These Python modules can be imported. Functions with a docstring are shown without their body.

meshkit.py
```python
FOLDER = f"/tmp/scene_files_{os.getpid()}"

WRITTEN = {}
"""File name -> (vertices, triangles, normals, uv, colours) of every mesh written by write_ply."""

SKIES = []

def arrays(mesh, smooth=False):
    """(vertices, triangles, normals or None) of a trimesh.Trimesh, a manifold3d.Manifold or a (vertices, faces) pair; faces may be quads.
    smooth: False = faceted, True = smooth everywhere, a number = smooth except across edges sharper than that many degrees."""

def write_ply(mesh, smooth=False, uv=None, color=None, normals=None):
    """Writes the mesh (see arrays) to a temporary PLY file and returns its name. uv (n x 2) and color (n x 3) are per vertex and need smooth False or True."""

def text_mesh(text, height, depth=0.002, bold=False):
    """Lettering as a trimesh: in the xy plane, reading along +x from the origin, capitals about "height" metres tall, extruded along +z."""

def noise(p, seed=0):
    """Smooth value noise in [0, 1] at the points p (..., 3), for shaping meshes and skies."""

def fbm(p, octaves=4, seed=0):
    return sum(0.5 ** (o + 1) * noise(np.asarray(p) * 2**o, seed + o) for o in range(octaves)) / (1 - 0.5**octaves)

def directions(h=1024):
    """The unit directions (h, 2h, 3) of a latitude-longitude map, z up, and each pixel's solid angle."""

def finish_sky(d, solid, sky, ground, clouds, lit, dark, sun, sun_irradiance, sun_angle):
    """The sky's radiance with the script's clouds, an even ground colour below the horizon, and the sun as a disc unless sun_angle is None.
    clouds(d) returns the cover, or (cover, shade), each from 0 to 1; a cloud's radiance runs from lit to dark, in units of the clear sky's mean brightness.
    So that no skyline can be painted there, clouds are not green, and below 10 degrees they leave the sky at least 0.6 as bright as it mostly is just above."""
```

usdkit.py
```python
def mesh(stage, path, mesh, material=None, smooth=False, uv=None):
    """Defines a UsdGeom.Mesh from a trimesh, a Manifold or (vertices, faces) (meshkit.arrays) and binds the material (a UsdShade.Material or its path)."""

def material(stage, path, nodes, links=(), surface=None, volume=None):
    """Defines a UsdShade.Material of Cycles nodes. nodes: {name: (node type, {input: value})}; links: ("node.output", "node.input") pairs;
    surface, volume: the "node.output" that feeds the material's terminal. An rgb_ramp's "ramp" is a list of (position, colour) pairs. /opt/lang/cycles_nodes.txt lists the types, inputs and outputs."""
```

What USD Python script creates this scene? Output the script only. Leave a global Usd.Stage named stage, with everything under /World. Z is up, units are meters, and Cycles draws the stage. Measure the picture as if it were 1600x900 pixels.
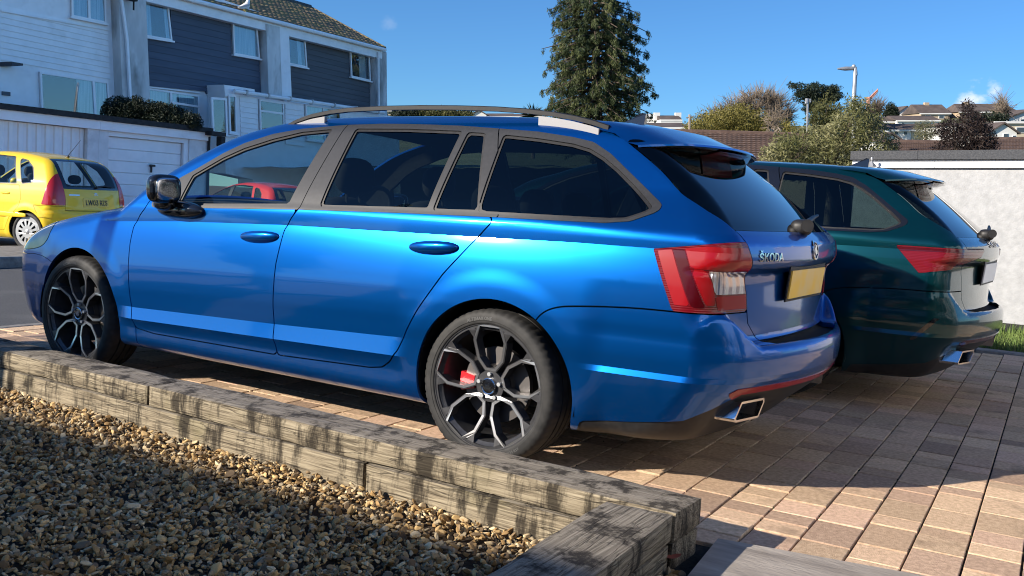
import math, random, numpy as np, trimesh, usdkit, meshkit
from pxr import Usd, UsdGeom, UsdLux, UsdShade, Gf, Sdf, Vt
from scipy.interpolate import PchipInterpolator
from shapely.geometry import Polygon, LineString, Point, box as sbox
from shapely.ops import unary_union
from shapely import affinity
rng = np.random.default_rng(7); random.seed(7)
stage = Usd.Stage.CreateInMemory()
UsdGeom.SetStageUpAxis(stage, UsdGeom.Tokens.z); UsdGeom.SetStageMetersPerUnit(stage, 1.0)
world = UsdGeom.Xform.Define(stage, '/World'); stage.SetDefaultPrim(world.GetPrim())
UsdGeom.Scope.Define(stage, '/World/Looks')
# ---------------- camera ----------------
EYE = np.array([2.04298, -4.07705, 1.06898])
RIGHT = np.array([0.85125688, 0.52161947, 0.05722635]); FWD = np.array([-0.51587425, 0.85184058, -0.09078204]); UP = np.array([-0.09610141, 0.04775724, 0.99422521])
FPX = 1500.0
cam = UsdGeom.Camera.Define(stage, '/World/camera')
cam.CreateHorizontalApertureAttr(36.0); cam.CreateVerticalApertureAttr(20.25); cam.CreateFocalLengthAttr(36.0 * FPX / 1600)
cam.CreateClippingRangeAttr(Gf.Vec2f(0.05, 3000)); cam.CreateExposureAttr(0.86)
cam.AddTransformOp().Set(Gf.Matrix4d(*[float(x) for r in (list(RIGHT) + [0], list(UP) + [0], list(-FWD) + [0], list(EYE) + [1]) for x in r]))
# ---------------- sky and sun ----------------
SUN_AZ = np.array([-.555, -.832]); SUN_AZ /= np.linalg.norm(SUN_AZ); SUN_EL = math.radians(24.3)
SUN = np.array([SUN_AZ[0] * math.cos(SUN_EL), SUN_AZ[1] * math.cos(SUN_EL), math.sin(SUN_EL)])
def material(name, nodes, links=(), surface=None, volume=None):
    return usdkit.material(stage, '/World/Looks/' + name, nodes, links, surface, volume)
dome = UsdLux.DomeLight.Define(stage, '/World/sky')
def unit(v): v = np.array(v, float); return v / np.linalg.norm(v)
def px_dir(px): return unit(FWD + RIGHT * (px[0] - 800) / FPX - UP * (px[1] - 450) / FPX)
sn = {'s': ('sky_texture', dict(sky_type='single_scattering', sun_disc=False, sun_elevation=SUN_EL, sun_rotation=math.atan2(SUN_AZ[0], SUN_AZ[1]), altitude=100.0, air_density=1.0, aerosol_density=0.08, ozone_density=3.0)),
      'm': ('mix_color', dict(blend_type='multiply', fac=1.0, b=(.43, .77, 1.13))), 'g': ('texture_coordinate', {}), 'mp': ('mapping', dict(scale=(1, 1, 1.6))), 'n': ('noise_texture', dict(scale=26.0, detail=6.0, roughness=.62)), 'b': ('background_shader', dict(strength=0.074))}
sl = [('s.color', 'm.a'), ('g.generated', 'mp.vector'), ('mp.vector', 'n.vector')]; cur = 'm.result'
for ci, (cpx, rad, amt, col) in enumerate((((608, 34), .026, .16, (5.2, 5.8, 7.2)), ((1520, 152), .034, .95, (7.2, 7.8, 8.8)), ((1555, 142), .026, .8, (7.2, 7.8, 8.8)))):
    k = 'c%d' % ci; sn.update({k + 'd': ('vector_math', dict(math_type='distance', vector2=tuple(px_dir(cpx)))), k + 'r': ('map_range', dict(from_min=0.0, from_max=rad, to_min=.34, to_max=-.35)), k + 'a': ('math', dict(math_type='add')), k + 's': ('map_range', dict(range_type='smoothstep', from_min=.56, from_max=.86, to_min=0.0, to_max=amt)), k + 'm': ('mix_color', dict(b=col))})
    sl += [('g.generated', k + 'd.vector1'), (k + 'd.value', k + 'r.value'), ('n.fac', k + 'a.value1'), (k + 'r.result', k + 'a.value2'), (k + 'a.value', k + 's.value'), (cur, k + 'm.a'), (k + 's.result', k + 'm.fac')]; cur = k + 'm.result'
sky_m = material('sky_look', sn, sl + [(cur, 'b.color')], surface='b.background')
UsdShade.MaterialBindingAPI.Apply(dome.GetPrim()).Bind(sky_m)
sun = UsdLux.DistantLight.Define(stage, '/World/sun')
sun.CreateNormalizeAttr(True); sun.CreateIntensityAttr(1.25); sun.CreateAngleAttr(0.5); sun.CreateColorAttr(Gf.Vec3f(1.0, .91, .79))
def look_matrix(zdir, pos=(0, 0, 0)):
    z = np.asarray(zdir, float); z /= np.linalg.norm(z); x = np.cross([0, 0, 1.0], z); x /= np.linalg.norm(x); y = np.cross(z, x)
    return Gf.Matrix4d(*[float(v) for r in (list(x) + [0], list(y) + [0], list(z) + [0], list(pos) + [1]) for v in r])
sun.AddTransformOp().Set(look_matrix(SUN))
# ---------------- helpers ----------------
names = {}
def numbered(parent, name):
    k = names.get((parent, name), -1) + 1; names[(parent, name)] = k
    return parent + '/' + (name if k == 0 else '%s_%03d' % (name, k))
def setdata(prim, label=None, cat=None, group=None, kind=None):
    for k, v in (('label', label), ('category', cat), ('group', group), ('kind', kind)):
        if v: prim.SetCustomDataByKey(k, v)
def pathof(o): return '/World' if o is None else (o if isinstance(o, str) else str(o.GetPath()))
def thing(name, label, cat, loc=None, rz=0.0, group=None, kind=None, matrix=None):
    x = UsdGeom.Xform.Define(stage, numbered('/World', name))
    if matrix is not None: x.AddTransformOp().Set(matrix)
    elif loc is not None:
        x.AddTranslateOp().Set(Gf.Vec3d(*map(float, loc)))
        if rz: x.AddRotateZOp().Set(float(rz))
    setdata(x.GetPrim(), label, cat, group, kind)
    return x.GetPrim()
def raw(path, V, F, N=None, mat=None):
    m = UsdGeom.Mesh.Define(stage, path)
    m.CreatePointsAttr(Vt.Vec3fArray.FromNumpy(np.ascontiguousarray(V, np.float32)))
    F = np.asarray(F, np.int32)
    m.CreateFaceVertexCountsAttr(Vt.IntArray.FromNumpy(np.full(len(F), F.shape[1], np.int32)))
    m.CreateFaceVertexIndicesAttr(Vt.IntArray.FromNumpy(np.ascontiguousarray(F).ravel()))
    m.CreateSubdivisionSchemeAttr('none')
    if N is not None:
        m.CreateNormalsAttr(Vt.Vec3fArray.FromNumpy(np.ascontiguousarray(N, np.float32))); m.SetNormalsInterpolation('vertex')
    if mat is not None: UsdShade.MaterialBindingAPI.Apply(m.GetPrim()).Bind(mat)
    return m.GetPrim()
def part(name, mesh, mat, parent=None, smooth=False, label=None, cat=None, group=None, kind=None):
    """one mesh of the scene, under a thing or a part, or top-level"""
    path = numbered(pathof(parent), name)
    if isinstance(mesh, (tuple, list)) and len(mesh) == 3 and not isinstance(mesh, trimesh.Trimesh):
        o = raw(path, mesh[0], mesh[2], mesh[1], mat)
    else:
        o = usdkit.mesh(stage, path, mesh, mat, smooth=smooth).GetPrim()
    setdata(o, label, cat, group, kind)
    return o
def copy_of(src, name, label=None, cat=None, group=None, loc=None, rz=0.0, kind=None, scale=None):
    x = UsdGeom.Xform.Define(stage, numbered('/World', name)); x.GetPrim().GetReferences().AddInternalReference(src.GetPath())
    x.ClearXformOpOrder(); x.AddTranslateOp().Set(Gf.Vec3d(*map(float, loc))); x.AddRotateZOp().Set(float(rz))
    if scale: x.AddScaleOp().Set(Gf.Vec3f(*map(float, scale)))
    x.GetPrim().SetInstanceable(True); setdata(x.GetPrim(), label, cat, group, kind)
    return x.GetPrim()
cat_ = trimesh.util.concatenate
def tbox(lo, hi, bev=0.0):
    lo, hi = np.array(lo, float), np.array(hi, float)
    if bev <= 0:
        m = trimesh.creation.box(hi - lo); m.apply_translation((lo + hi) / 2); return m
    pts = []
    for sx in (0, 1):
        for sy in (0, 1):
            for sz in (0, 1):
                c = np.array([(lo, hi)[sx][0], (lo, hi)[sy][1], (lo, hi)[sz][2]]); s = np.array([1 - 2 * sx, 1 - 2 * sy, 1 - 2 * sz]) * bev
                for k in range(3):
                    q = c + s; q[k] = c[k]; pts.append(q)
    return trimesh.convex.convex_hull(np.array(pts))
def prism(poly, d0, d1, axes=(0, 1, 2)):
    """extrudes a shapely polygon (a, b) from d0 to d1 along the third axis"""
    out = []
    for g in getattr(poly, 'geoms', [poly]):
        if g.is_empty or g.area < 1e-9: continue
        m = trimesh.creation.extrude_polygon(g, d1 - d0, engine='earcut'); m.apply_translation([0, 0, d0]); out.append(m)
    m = cat_(out); V = np.zeros_like(m.vertices); V[:, axes[0]], V[:, axes[1]], V[:, axes[2]] = m.vertices[:, 0], m.vertices[:, 1], m.vertices[:, 2]
    F = m.faces if np.linalg.det(np.eye(3)[list(axes)]) > 0 else m.faces[:, ::-1]
    return trimesh.Trimesh(V, F, process=False)
def tube(pts, radii, sides=10, caps=True):
    p = np.asarray(pts, float); r = np.broadcast_to(radii, (len(p),)); t = np.gradient(p, axis=0); t /= np.linalg.norm(t, axis=1, keepdims=True) + 1e-12
    ref = np.array([0, 0, 1.0]) if abs(t[:, 2]).mean() < .8 else np.array([1.0, 0, 0])
    a = np.cross(t, ref); a /= np.linalg.norm(a, axis=1, keepdims=True) + 1e-12; b = np.cross(t, a)
    ang = np.arange(sides) * 2 * np.pi / sides
    V = (p[:, None] + r[:, None, None] * (np.cos(ang)[None, :, None] * a[:, None] + np.sin(ang)[None, :, None] * b[:, None])).reshape(-1, 3)
    F = []
    for i in range(len(p) - 1):
        for j in range(sides):
            k = (j + 1) % sides; F += [[i * sides + j, (i + 1) * sides + k, i * sides + k], [i * sides + j, (i + 1) * sides + j, (i + 1) * sides + k]]
    if caps:
        V = np.vstack([V, p[0], p[-1]]); n = len(V)
        for j in range(sides):
            k = (j + 1) % sides; F += [[n - 2, j, k], [n - 1, (len(p) - 1) * sides + k, (len(p) - 1) * sides + j]]
    m = trimesh.Trimesh(V, np.array(F), process=False)
    return m
def blob(lo, hi, sub=3, power=2.6):
    m = trimesh.creation.icosphere(sub); v = m.vertices; n = (np.abs(v) ** power).sum(1) ** (-1 / power); v = v * n[:, None]
    lo, hi = np.array(lo, float), np.array(hi, float); m.vertices = v * (hi - lo) / 2 + (lo + hi) / 2; return m
def lathe_y(prof, seg=96):
    """profile of (radius, y) spun about the y axis"""
    p = np.array(prof, float); th = np.linspace(0, 2 * np.pi, seg, endpoint=False)
    V = np.stack([p[None, :, 0] * np.cos(th)[:, None], np.broadcast_to(p[:, 1], (seg, len(p))), p[None, :, 0] * np.sin(th)[:, None]], -1).reshape(-1, 3)
    n = len(p); F = []
    for i in range(seg):
        j = (i + 1) % seg
        for k in range(n - 1): F += [[i * n + k, j * n + k, j * n + k + 1], [i * n + k, j * n + k + 1, i * n + k + 1]]
    return trimesh.Trimesh(V, np.array(F), process=False)
def ray(px):
    return FWD + RIGHT * (px[0] - 800) / FPX - UP * (px[1] - 450) / FPX
def at(px, dist):
    """the point seen at pixel px of the photograph, dist metres in front of the camera plane"""
    return EYE + ray(px) * dist
def on(px, axis, val):
    d = ray(px); return EYE + d * (val - EYE[axis]) / d[axis]
def ground_z(x, y):
    return 0.0
# ---------------- materials ----------------
def simple(name, color, rough=.5, metallic=0.0, coat=0.0, coat_rough=.03, spec=.5, **kw):
    d = dict(base_color=color, roughness=rough, metallic=metallic, coat_weight=coat, coat_roughness=coat_rough, specular_ior_level=spec); d.update(kw)
    return material(name, {'p': ('principled_bsdf', d)}, [], surface='p.BSDF')
def noisy(name, c1, c2, scale=8.0, rough=.8, bump=0.0, bscale=None, detail=5.0, lo=.35, hi=.65, vary=0.0, c3=None, s3=2.0, t3=(.55, .75), stretch=None, metallic=0.0, spec=.4, bdist=.01):
    """two tones mixed by noise at object position; a third tone as larger stains; vary = brightness change from object to object"""
    n = {'g': ('texture_coordinate', {}), 'map': ('mapping', dict(scale=stretch or (1, 1, 1))), 'n': ('noise_texture', dict(scale=scale, detail=detail, roughness=.6)),
         'r': ('rgb_ramp', dict(ramp=[(lo, c1), (hi, c2)])), 'p': ('principled_bsdf', dict(roughness=rough, metallic=metallic, specular_ior_level=spec))}
    l = [('g.object', 'map.vector'), ('map.vector', 'n.vector'), ('n.fac', 'r.fac')]
    col = 'r.color'
    if c3 is not None:
        n['n3'] = ('noise_texture', dict(scale=s3, detail=4.0, roughness=.6)); n['r3'] = ('rgb_ramp', dict(ramp=[(t3[0], (0, 0, 0)), (t3[1], (1, 1, 1))])); n['bw3'] = ('rgb_to_bw', {}); n['m3'] = ('mix_color', dict(b=c3))
        l += [('map.vector', 'n3.vector'), ('n3.fac', 'r3.fac'), ('r3.color', 'bw3.color'), ('bw3.val', 'm3.fac'), (col, 'm3.a')]; col = 'm3.result'
    if vary:
        n['oi'] = ('object_info', {}); n['mr'] = ('map_range', dict(from_min=0.0, from_max=1.0, to_min=1 - vary, to_max=1 + vary)); n['h'] = ('hsv', dict(hue=.5, saturation=1.0, fac=1.0))
        l += [('oi.random', 'mr.value'), ('mr.result', 'h.value'), (col, 'h.color')]; col = 'h.color'
    l.append((col, 'p.base_color'))
    if bump:
        n['nb'] = ('noise_texture', dict(scale=bscale or scale * 3, detail=4.0, roughness=.6)); n['b'] = ('bump', dict(strength=bump, distance=bdist))
        l += [('map.vector', 'nb.vector'), ('nb.fac', 'b.height'), ('b.normal', 'p.normal')]
    return material(name, n, l, surface='p.BSDF')
def pane(name, tint, rough=0.0, f0=.045):
    """thin glass: tinted see-through mixed with a mirror reflection that grows towards grazing view"""
    return material(name, {'t': ('transparent_bsdf', dict(color=tint)), 'g': ('glossy_bsdf', dict(color=(1, 1, 1), roughness=rough)), 'w': ('layer_weight', dict(blend=.5)), 'p': ('math', dict(math_type='power', value2=5.0)), 'a': ('math', dict(math_type='multiply_add', value2=1 - f0, value3=f0)), 'm': ('mix_closure', {})},
                    [('w.facing', 'p.value1'), ('p.value', 'a.value1'), ('a.value', 'm.fac'), ('t.BSDF', 'm.closure1'), ('g.BSDF', 'm.closure2')], surface='m.closure')
def paint(name, color, metallic=.6, rough=.36, dirt=(.18, .15, .13), dirty=.35):
    n = {'g': ('texture_coordinate', {}), 'sx': ('separate_xyz', {}), 'z': ('map_range', dict(from_min=.46, from_max=.18, to_min=0.0, to_max=1.0, clamp=True)),
         'n': ('noise_texture', dict(scale=60.0, detail=8.0, roughness=.8)), 'nm': ('map_range', dict(from_min=.42, from_max=.72, to_min=0.0, to_max=dirty, clamp=True)), 'k': ('math', dict(math_type='multiply')),
         'm': ('mix_color', dict(a=color, b=dirt)), 'n2': ('noise_texture', dict(scale=900.0, detail=0.0)), 'fl': ('bump', dict(strength=.04, distance=.0004)),
         'cr': ('math', dict(math_type='multiply_add', value2=.6, value3=.055)),
         'p': ('principled_bsdf', dict(metallic=metallic, roughness=rough, coat_weight=1.0, coat_ior=1.42, specular_ior_level=.2))}
    l = [('g.object', 'sx.vector'), ('sx.z', 'z.value'), ('g.object', 'n.vector'), ('n.fac', 'nm.value'), ('nm.result', 'k.value1'), ('z.result', 'k.value2'), ('k.value', 'm.fac'), ('m.result', 'p.base_color'), ('k.value', 'cr.value1'), ('cr.value', 'p.coat_roughness')]
    return material(name, n, l, surface='p.BSDF')
blue_paint = paint('blue_metallic_paint', (0.0, .090, .365), metallic=.82, rough=.29, dirty=.16)
green_paint = paint('green_metallic_paint', (0.001, .044, .056), metallic=.75, rough=.28, dirty=.12)
yellow_paint = paint('yellow_paint', (.72, .50, .02), metallic=.0, rough=.45, dirty=.15)
red_paint = paint('red_paint', (.55, .035, .03), metallic=.0, rough=.45, dirty=.1)
trim_m = noisy('grey_trim', (.030, .031, .034), (.038, .039, .043), scale=60, rough=.45, metallic=.1, spec=.3, lo=.3, hi=.7)
black_gloss = simple('gloss_black', (.008, .008, .009), .08, coat=1.0)
black_plastic = noisy('black_plastic', (.012, .012, .013), (.022, .021, .021), scale=40, rough=.5)
grey_plastic = noisy('dark_grey_plastic', (.012, .0125, .014), (.018, .0185, .02), scale=60, rough=.6, spec=.2)
rubber = noisy('tyre_rubber', (.014, .014, .014), (.03, .029, .028), scale=25, rough=.68, bump=.15, bscale=300, bdist=.002)
rubber_text = simple('tyre_lettering', (.085, .085, .085), .5)
interior_m = noisy('interior_fabric', (.012, .012, .013), (.022, .022, .023), scale=60, rough=.9)
interior_grey = simple('interior_grey', (.12, .12, .125), .8)
chrome = simple('chrome', (.62, .63, .65), .12, metallic=1.0)
rail_foot_m = simple('rail_foot_grey', (.22, .22, .23), .5, metallic=.2)
alloy_dark = noisy('anthracite_alloy', (.060, .060, .064), (.085, .085, .09), scale=30, rough=.34, metallic=.6)
alloy_bright = simple('machined_alloy', (.62, .62, .63), .28, metallic=1.0)
disc_m = simple('brake_disc_steel', (.16, .15, .145), .45, metallic=1.0)
caliper_m = simple('red_caliper', (.55, .012, .02), .35, coat=.6)
glass_front = pane('clear_car_glass', (.78, .88, .87))
glass_dark = pane('tinted_car_glass', (.24, .31, .31))
glass_rear = pane('dark_rear_glass', (.03, .04, .045))
lens_red = material('red_lens', {'w': ('wave_texture', dict(wave_type='bands', bands_direction='z', scale=38.0, distortion=0.0)), 'g': ('texture_coordinate', {}), 'b': ('bump', dict(strength=.25, distance=.004)), 'p': ('principled_bsdf', dict(base_color=(.13, .002, .004), roughness=.2, coat_weight=.4, coat_roughness=.02, subsurface_weight=0.0))},
                    [('g.object', 'w.vector'), ('w.fac', 'b.height'), ('b.normal', 'p.normal')], surface='p.BSDF')
lens_deep = simple('deep_red_lens', (.06, .001, .003), .2, coat=.4, coat_rough=.01)
lens_bright = simple('bright_red_lens', (.27, .003, .005), .25, coat=.3, coat_rough=.01)
lens_clear = material('clear_lens', {'w': ('wave_texture', dict(wave_type='bands', bands_direction='x', scale=30.0, distortion=1.0)), 'g': ('texture_coordinate', {}), 'b': ('bump', dict(strength=.6, distance=.01)), 'p': ('principled_bsdf', dict(base_color=(.72, .68, .69), roughness=.22, metallic=.75, coat_weight=1.0, coat_roughness=.01))},
                      [('g.object', 'w.vector'), ('w.fac', 'b.height'), ('b.normal', 'p.normal')], surface='p.BSDF')
plate_m = noisy('yellow_plate', (.95, .60, .07), (.85, .62, .26), scale=7, rough=.35, lo=.35, hi=.65)
plate_y = simple('plain_yellow_plate', (.72, .50, .06), .35)
plate_w = simple('white_plate', (.75, .75, .72), .35)
ink = simple('black_ink', (.01, .01, .01), .5)
joint_m = noisy('joint_sand', (.010, .009, .007), (.03, .026, .019), scale=60, rough=1.0, bump=.5, bscale=200)
paver_m = [noisy('paver_%s' % k, a, b, scale=55, rough=.9, bump=.8, bscale=200, vary=.2, c3=c, s3=4.5, t3=(.58, .80), detail=8, bdist=.004, spec=.3) for k, a, b, c in (
    ('buff', (.46, .315, .195), (.68, .49, .325), (.20, .135, .085)), ('tan', (.43, .29, .185), (.64, .45, .30), (.19, .13, .085)), ('brown', (.33, .22, .15), (.52, .36, .25), (.15, .11, .08)), ('pinkish', (.46, .30, .205), (.66, .455, .32), (.20, .14, .095)))]
slab_m = noisy('grey_sandstone', (.23, .20, .17), (.38, .335, .285), scale=3.0, rough=.8, bump=.5, bscale=22, stretch=(1, 3.5, 1), c3=(.13, .115, .10), s3=2.0, bdist=.008)
asphalt_m = noisy('asphalt', (.055, .057, .062), (.105, .107, .112), scale=90, rough=.9, bump=.6, bscale=220, c3=(.13, .13, .13), s3=1.3, t3=(.5, .8))
kerb_m = noisy('kerb_concrete', (.16, .15, .14), (.25, .24, .225), scale=20, rough=.9, bump=.3, c3=(.09, .085, .08), s3=3)
concrete_m = noisy('old_concrete', (.16, .145, .125), (.25, .23, .20), scale=9, rough=.95, bump=.4, c3=(.09, .085, .06), s3=1.2)
soil_m = noisy('garden_soil', (.03, .022, .014), (.07, .05, .032), scale=30, rough=1.0, bump=.8)
hill_m = noisy('hill_grass', (.06, .075, .025), (.11, .11, .045), scale=.08, rough=1.0, c3=(.07, .055, .03), s3=.05)
grass_m = noisy('grass_blade', (.07, .13, .025), (.15, .20, .05), scale=6, rough=.8)
white_render = noisy('white_render', (.33, .335, .34), (.40, .405, .41), scale=14, rough=.9, bump=.25, bscale=26, bdist=.025, c3=(.28, .28, .275), s3=1.5, t3=(.6, .9))
garage_white = noisy('white_roughcast', (.62, .62, .62), (.74, .74, .74), scale=4, rough=.9, bump=.3, bscale=60, c3=(.34, .34, .33), s3=1.6, t3=(.55, .8))
concrete_pillar = noisy('weathered_white_pillar', (.50, .50, .49), (.68, .68, .67), scale=2.2, rough=.9, c3=(.20, .20, .19), s3=1.6, t3=(.5, .75), stretch=(1, 1, .35), bump=.2, bscale=40)
white_paint = noisy('white_paint', (.78, .79, .80), (.85, .86, .87), scale=3, rough=.6, c3=(.56, .56, .56), s3=1.2, t3=(.6, .9))
upvc = simple('white_window_frame', (.80, .81, .82), .4)
clad_blue = noisy('slate_blue_boards', (.060, .080, .120), (.076, .098, .142), scale=3, rough=.7, stretch=(1, .3, 3), vary=.07)
clad_grey = noisy('charcoal_boards', (.072, .078, .092), (.09, .096, .11), scale=3, rough=.7, stretch=(1, .3, 3), vary=.07)
felt_m = noisy('roof_felt', (.05, .053, .06), (.09, .093, .10), scale=70, rough=.95, bump=.6, bscale=150)
felt_dark = noisy('dark_roof_edge', (.018, .018, .019), (.034, .034, .034), scale=12, rough=.9)
tile_m = noisy('mossy_roof_tiles', (.105, .078, .055), (.20, .15, .095), scale=5, rough=.95, c3=(.20, .165, .065), s3=2.2, t3=(.45, .7), detail=7)
tile_brown = noisy('brown_roof_tiles', (.085, .052, .04), (.14, .09, .068), scale=6, rough=.95, c3=(.05, .035, .03), s3=1.5)
tile_far = noisy('far_roof_tiles', (.065, .050, .045), (.11, .085, .075), scale=.7, rough=.95)
curtain_m = noisy('curtain', (.33, .42, .48), (.60, .66, .70), scale=7, rough=.9, stretch=(1, 5, .12), detail=2)
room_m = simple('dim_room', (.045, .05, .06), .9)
house_glass = pane('house_window_glass', (.82, .88, .9), f0=.11)
far_glass = simple('far_window_glass', (.06, .08, .10), .15)
far_white = noisy('far_white_walls', (.62, .61, .58), (.74, .73, .70), scale=.4, rough=.9)
far_cream = noisy('far_cream_walls', (.50, .42, .30), (.60, .52, .38), scale=.4, rough=.9)
far_tan = noisy('far_tan_walls', (.36, .27, .18), (.46, .36, .25), scale=.4, rough=.9)
steel_m = noisy('galvanised_steel', (.30, .31, .32), (.42, .43, .44), scale=6, rough=.5, metallic=.6)
orange_m = simple('crane_orange', (.52, .22, .15), .8)
bark_m = noisy('bark', (.06, .045, .033), (.13, .10, .075), scale=9, rough=1.0, bump=.7, stretch=(1, 1, .25))
pale_bark = noisy('pale_bark', (.28, .22, .17), (.42, .35, .28), scale=5, rough=1.0, stretch=(1, 1, .3))
twig_m = noisy('twigs', (.13, .10, .075), (.21, .165, .12), scale=3, rough=1.0)
def leafy(name, c1, c2, scale, trans=.25, rough=.6, spec=.3):
    n = {'g': ('texture_coordinate', {}), 'n': ('noise_texture', dict(scale=scale, detail=3.0, roughness=.6)), 'w': ('geometry', {}), 'r': ('rgb_ramp', dict(ramp=[(.3, c1), (.7, c2)])), 'ad': ('math', dict(math_type='multiply_add', value2=.35, value3=-.175)), 'ad2': ('math', dict(math_type='add')),
         'p': ('principled_bsdf', dict(roughness=rough, specular_ior_level=spec)), 't': ('translucent_bsdf', {}), 'm': ('mix_closure', dict(fac=trans))}
    l = [('g.object', 'n.vector'), ('w.random_per_island', 'ad.value1'), ('n.fac', 'ad2.value1'), ('ad.value', 'ad2.value2'), ('ad2.value', 'r.fac'), ('r.color', 'p.base_color'), ('r.color', 't.color'), ('p.BSDF', 'm.closure1'), ('t.BSDF', 'm.closure2')]
    return material(name, n, l, surface='m.closure')
conifer_leaf = leafy('conifer_foliage', (.045, .065, .024), (.24, .25, .09), .9, .2)
cypress_leaf = leafy('dark_pine_foliage', (.014, .024, .014), (.045, .055, .03), .8, .15)
bush_leaf = leafy('glossy_bush_leaves', (.12, .125, .045), (.42, .38, .20), 1.5, .2, .45)
yellow_leaf = leafy('yellow_green_leaves', (.16, .14, .035), (.34, .29, .08), .8, .25)
olive_leaf = leafy('olive_conifer_leaves', (.075, .08, .025), (.17, .155, .06), 1.2, .2)
purple_leaf = leafy('dark_purple_leaves', (.022, .014, .012), (.075, .05, .038), 2.0, .15)
hedge_leaf = leafy('dark_hedge_leaves', (.010, .018, .008), (.03, .042, .018), 3.0, .1)
pale_leaf = leafy('pale_green_leaves', (.12, .12, .06), (.22, .20, .11), 1.0, .25)
wood_n = dict(scale=1.0)
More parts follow.
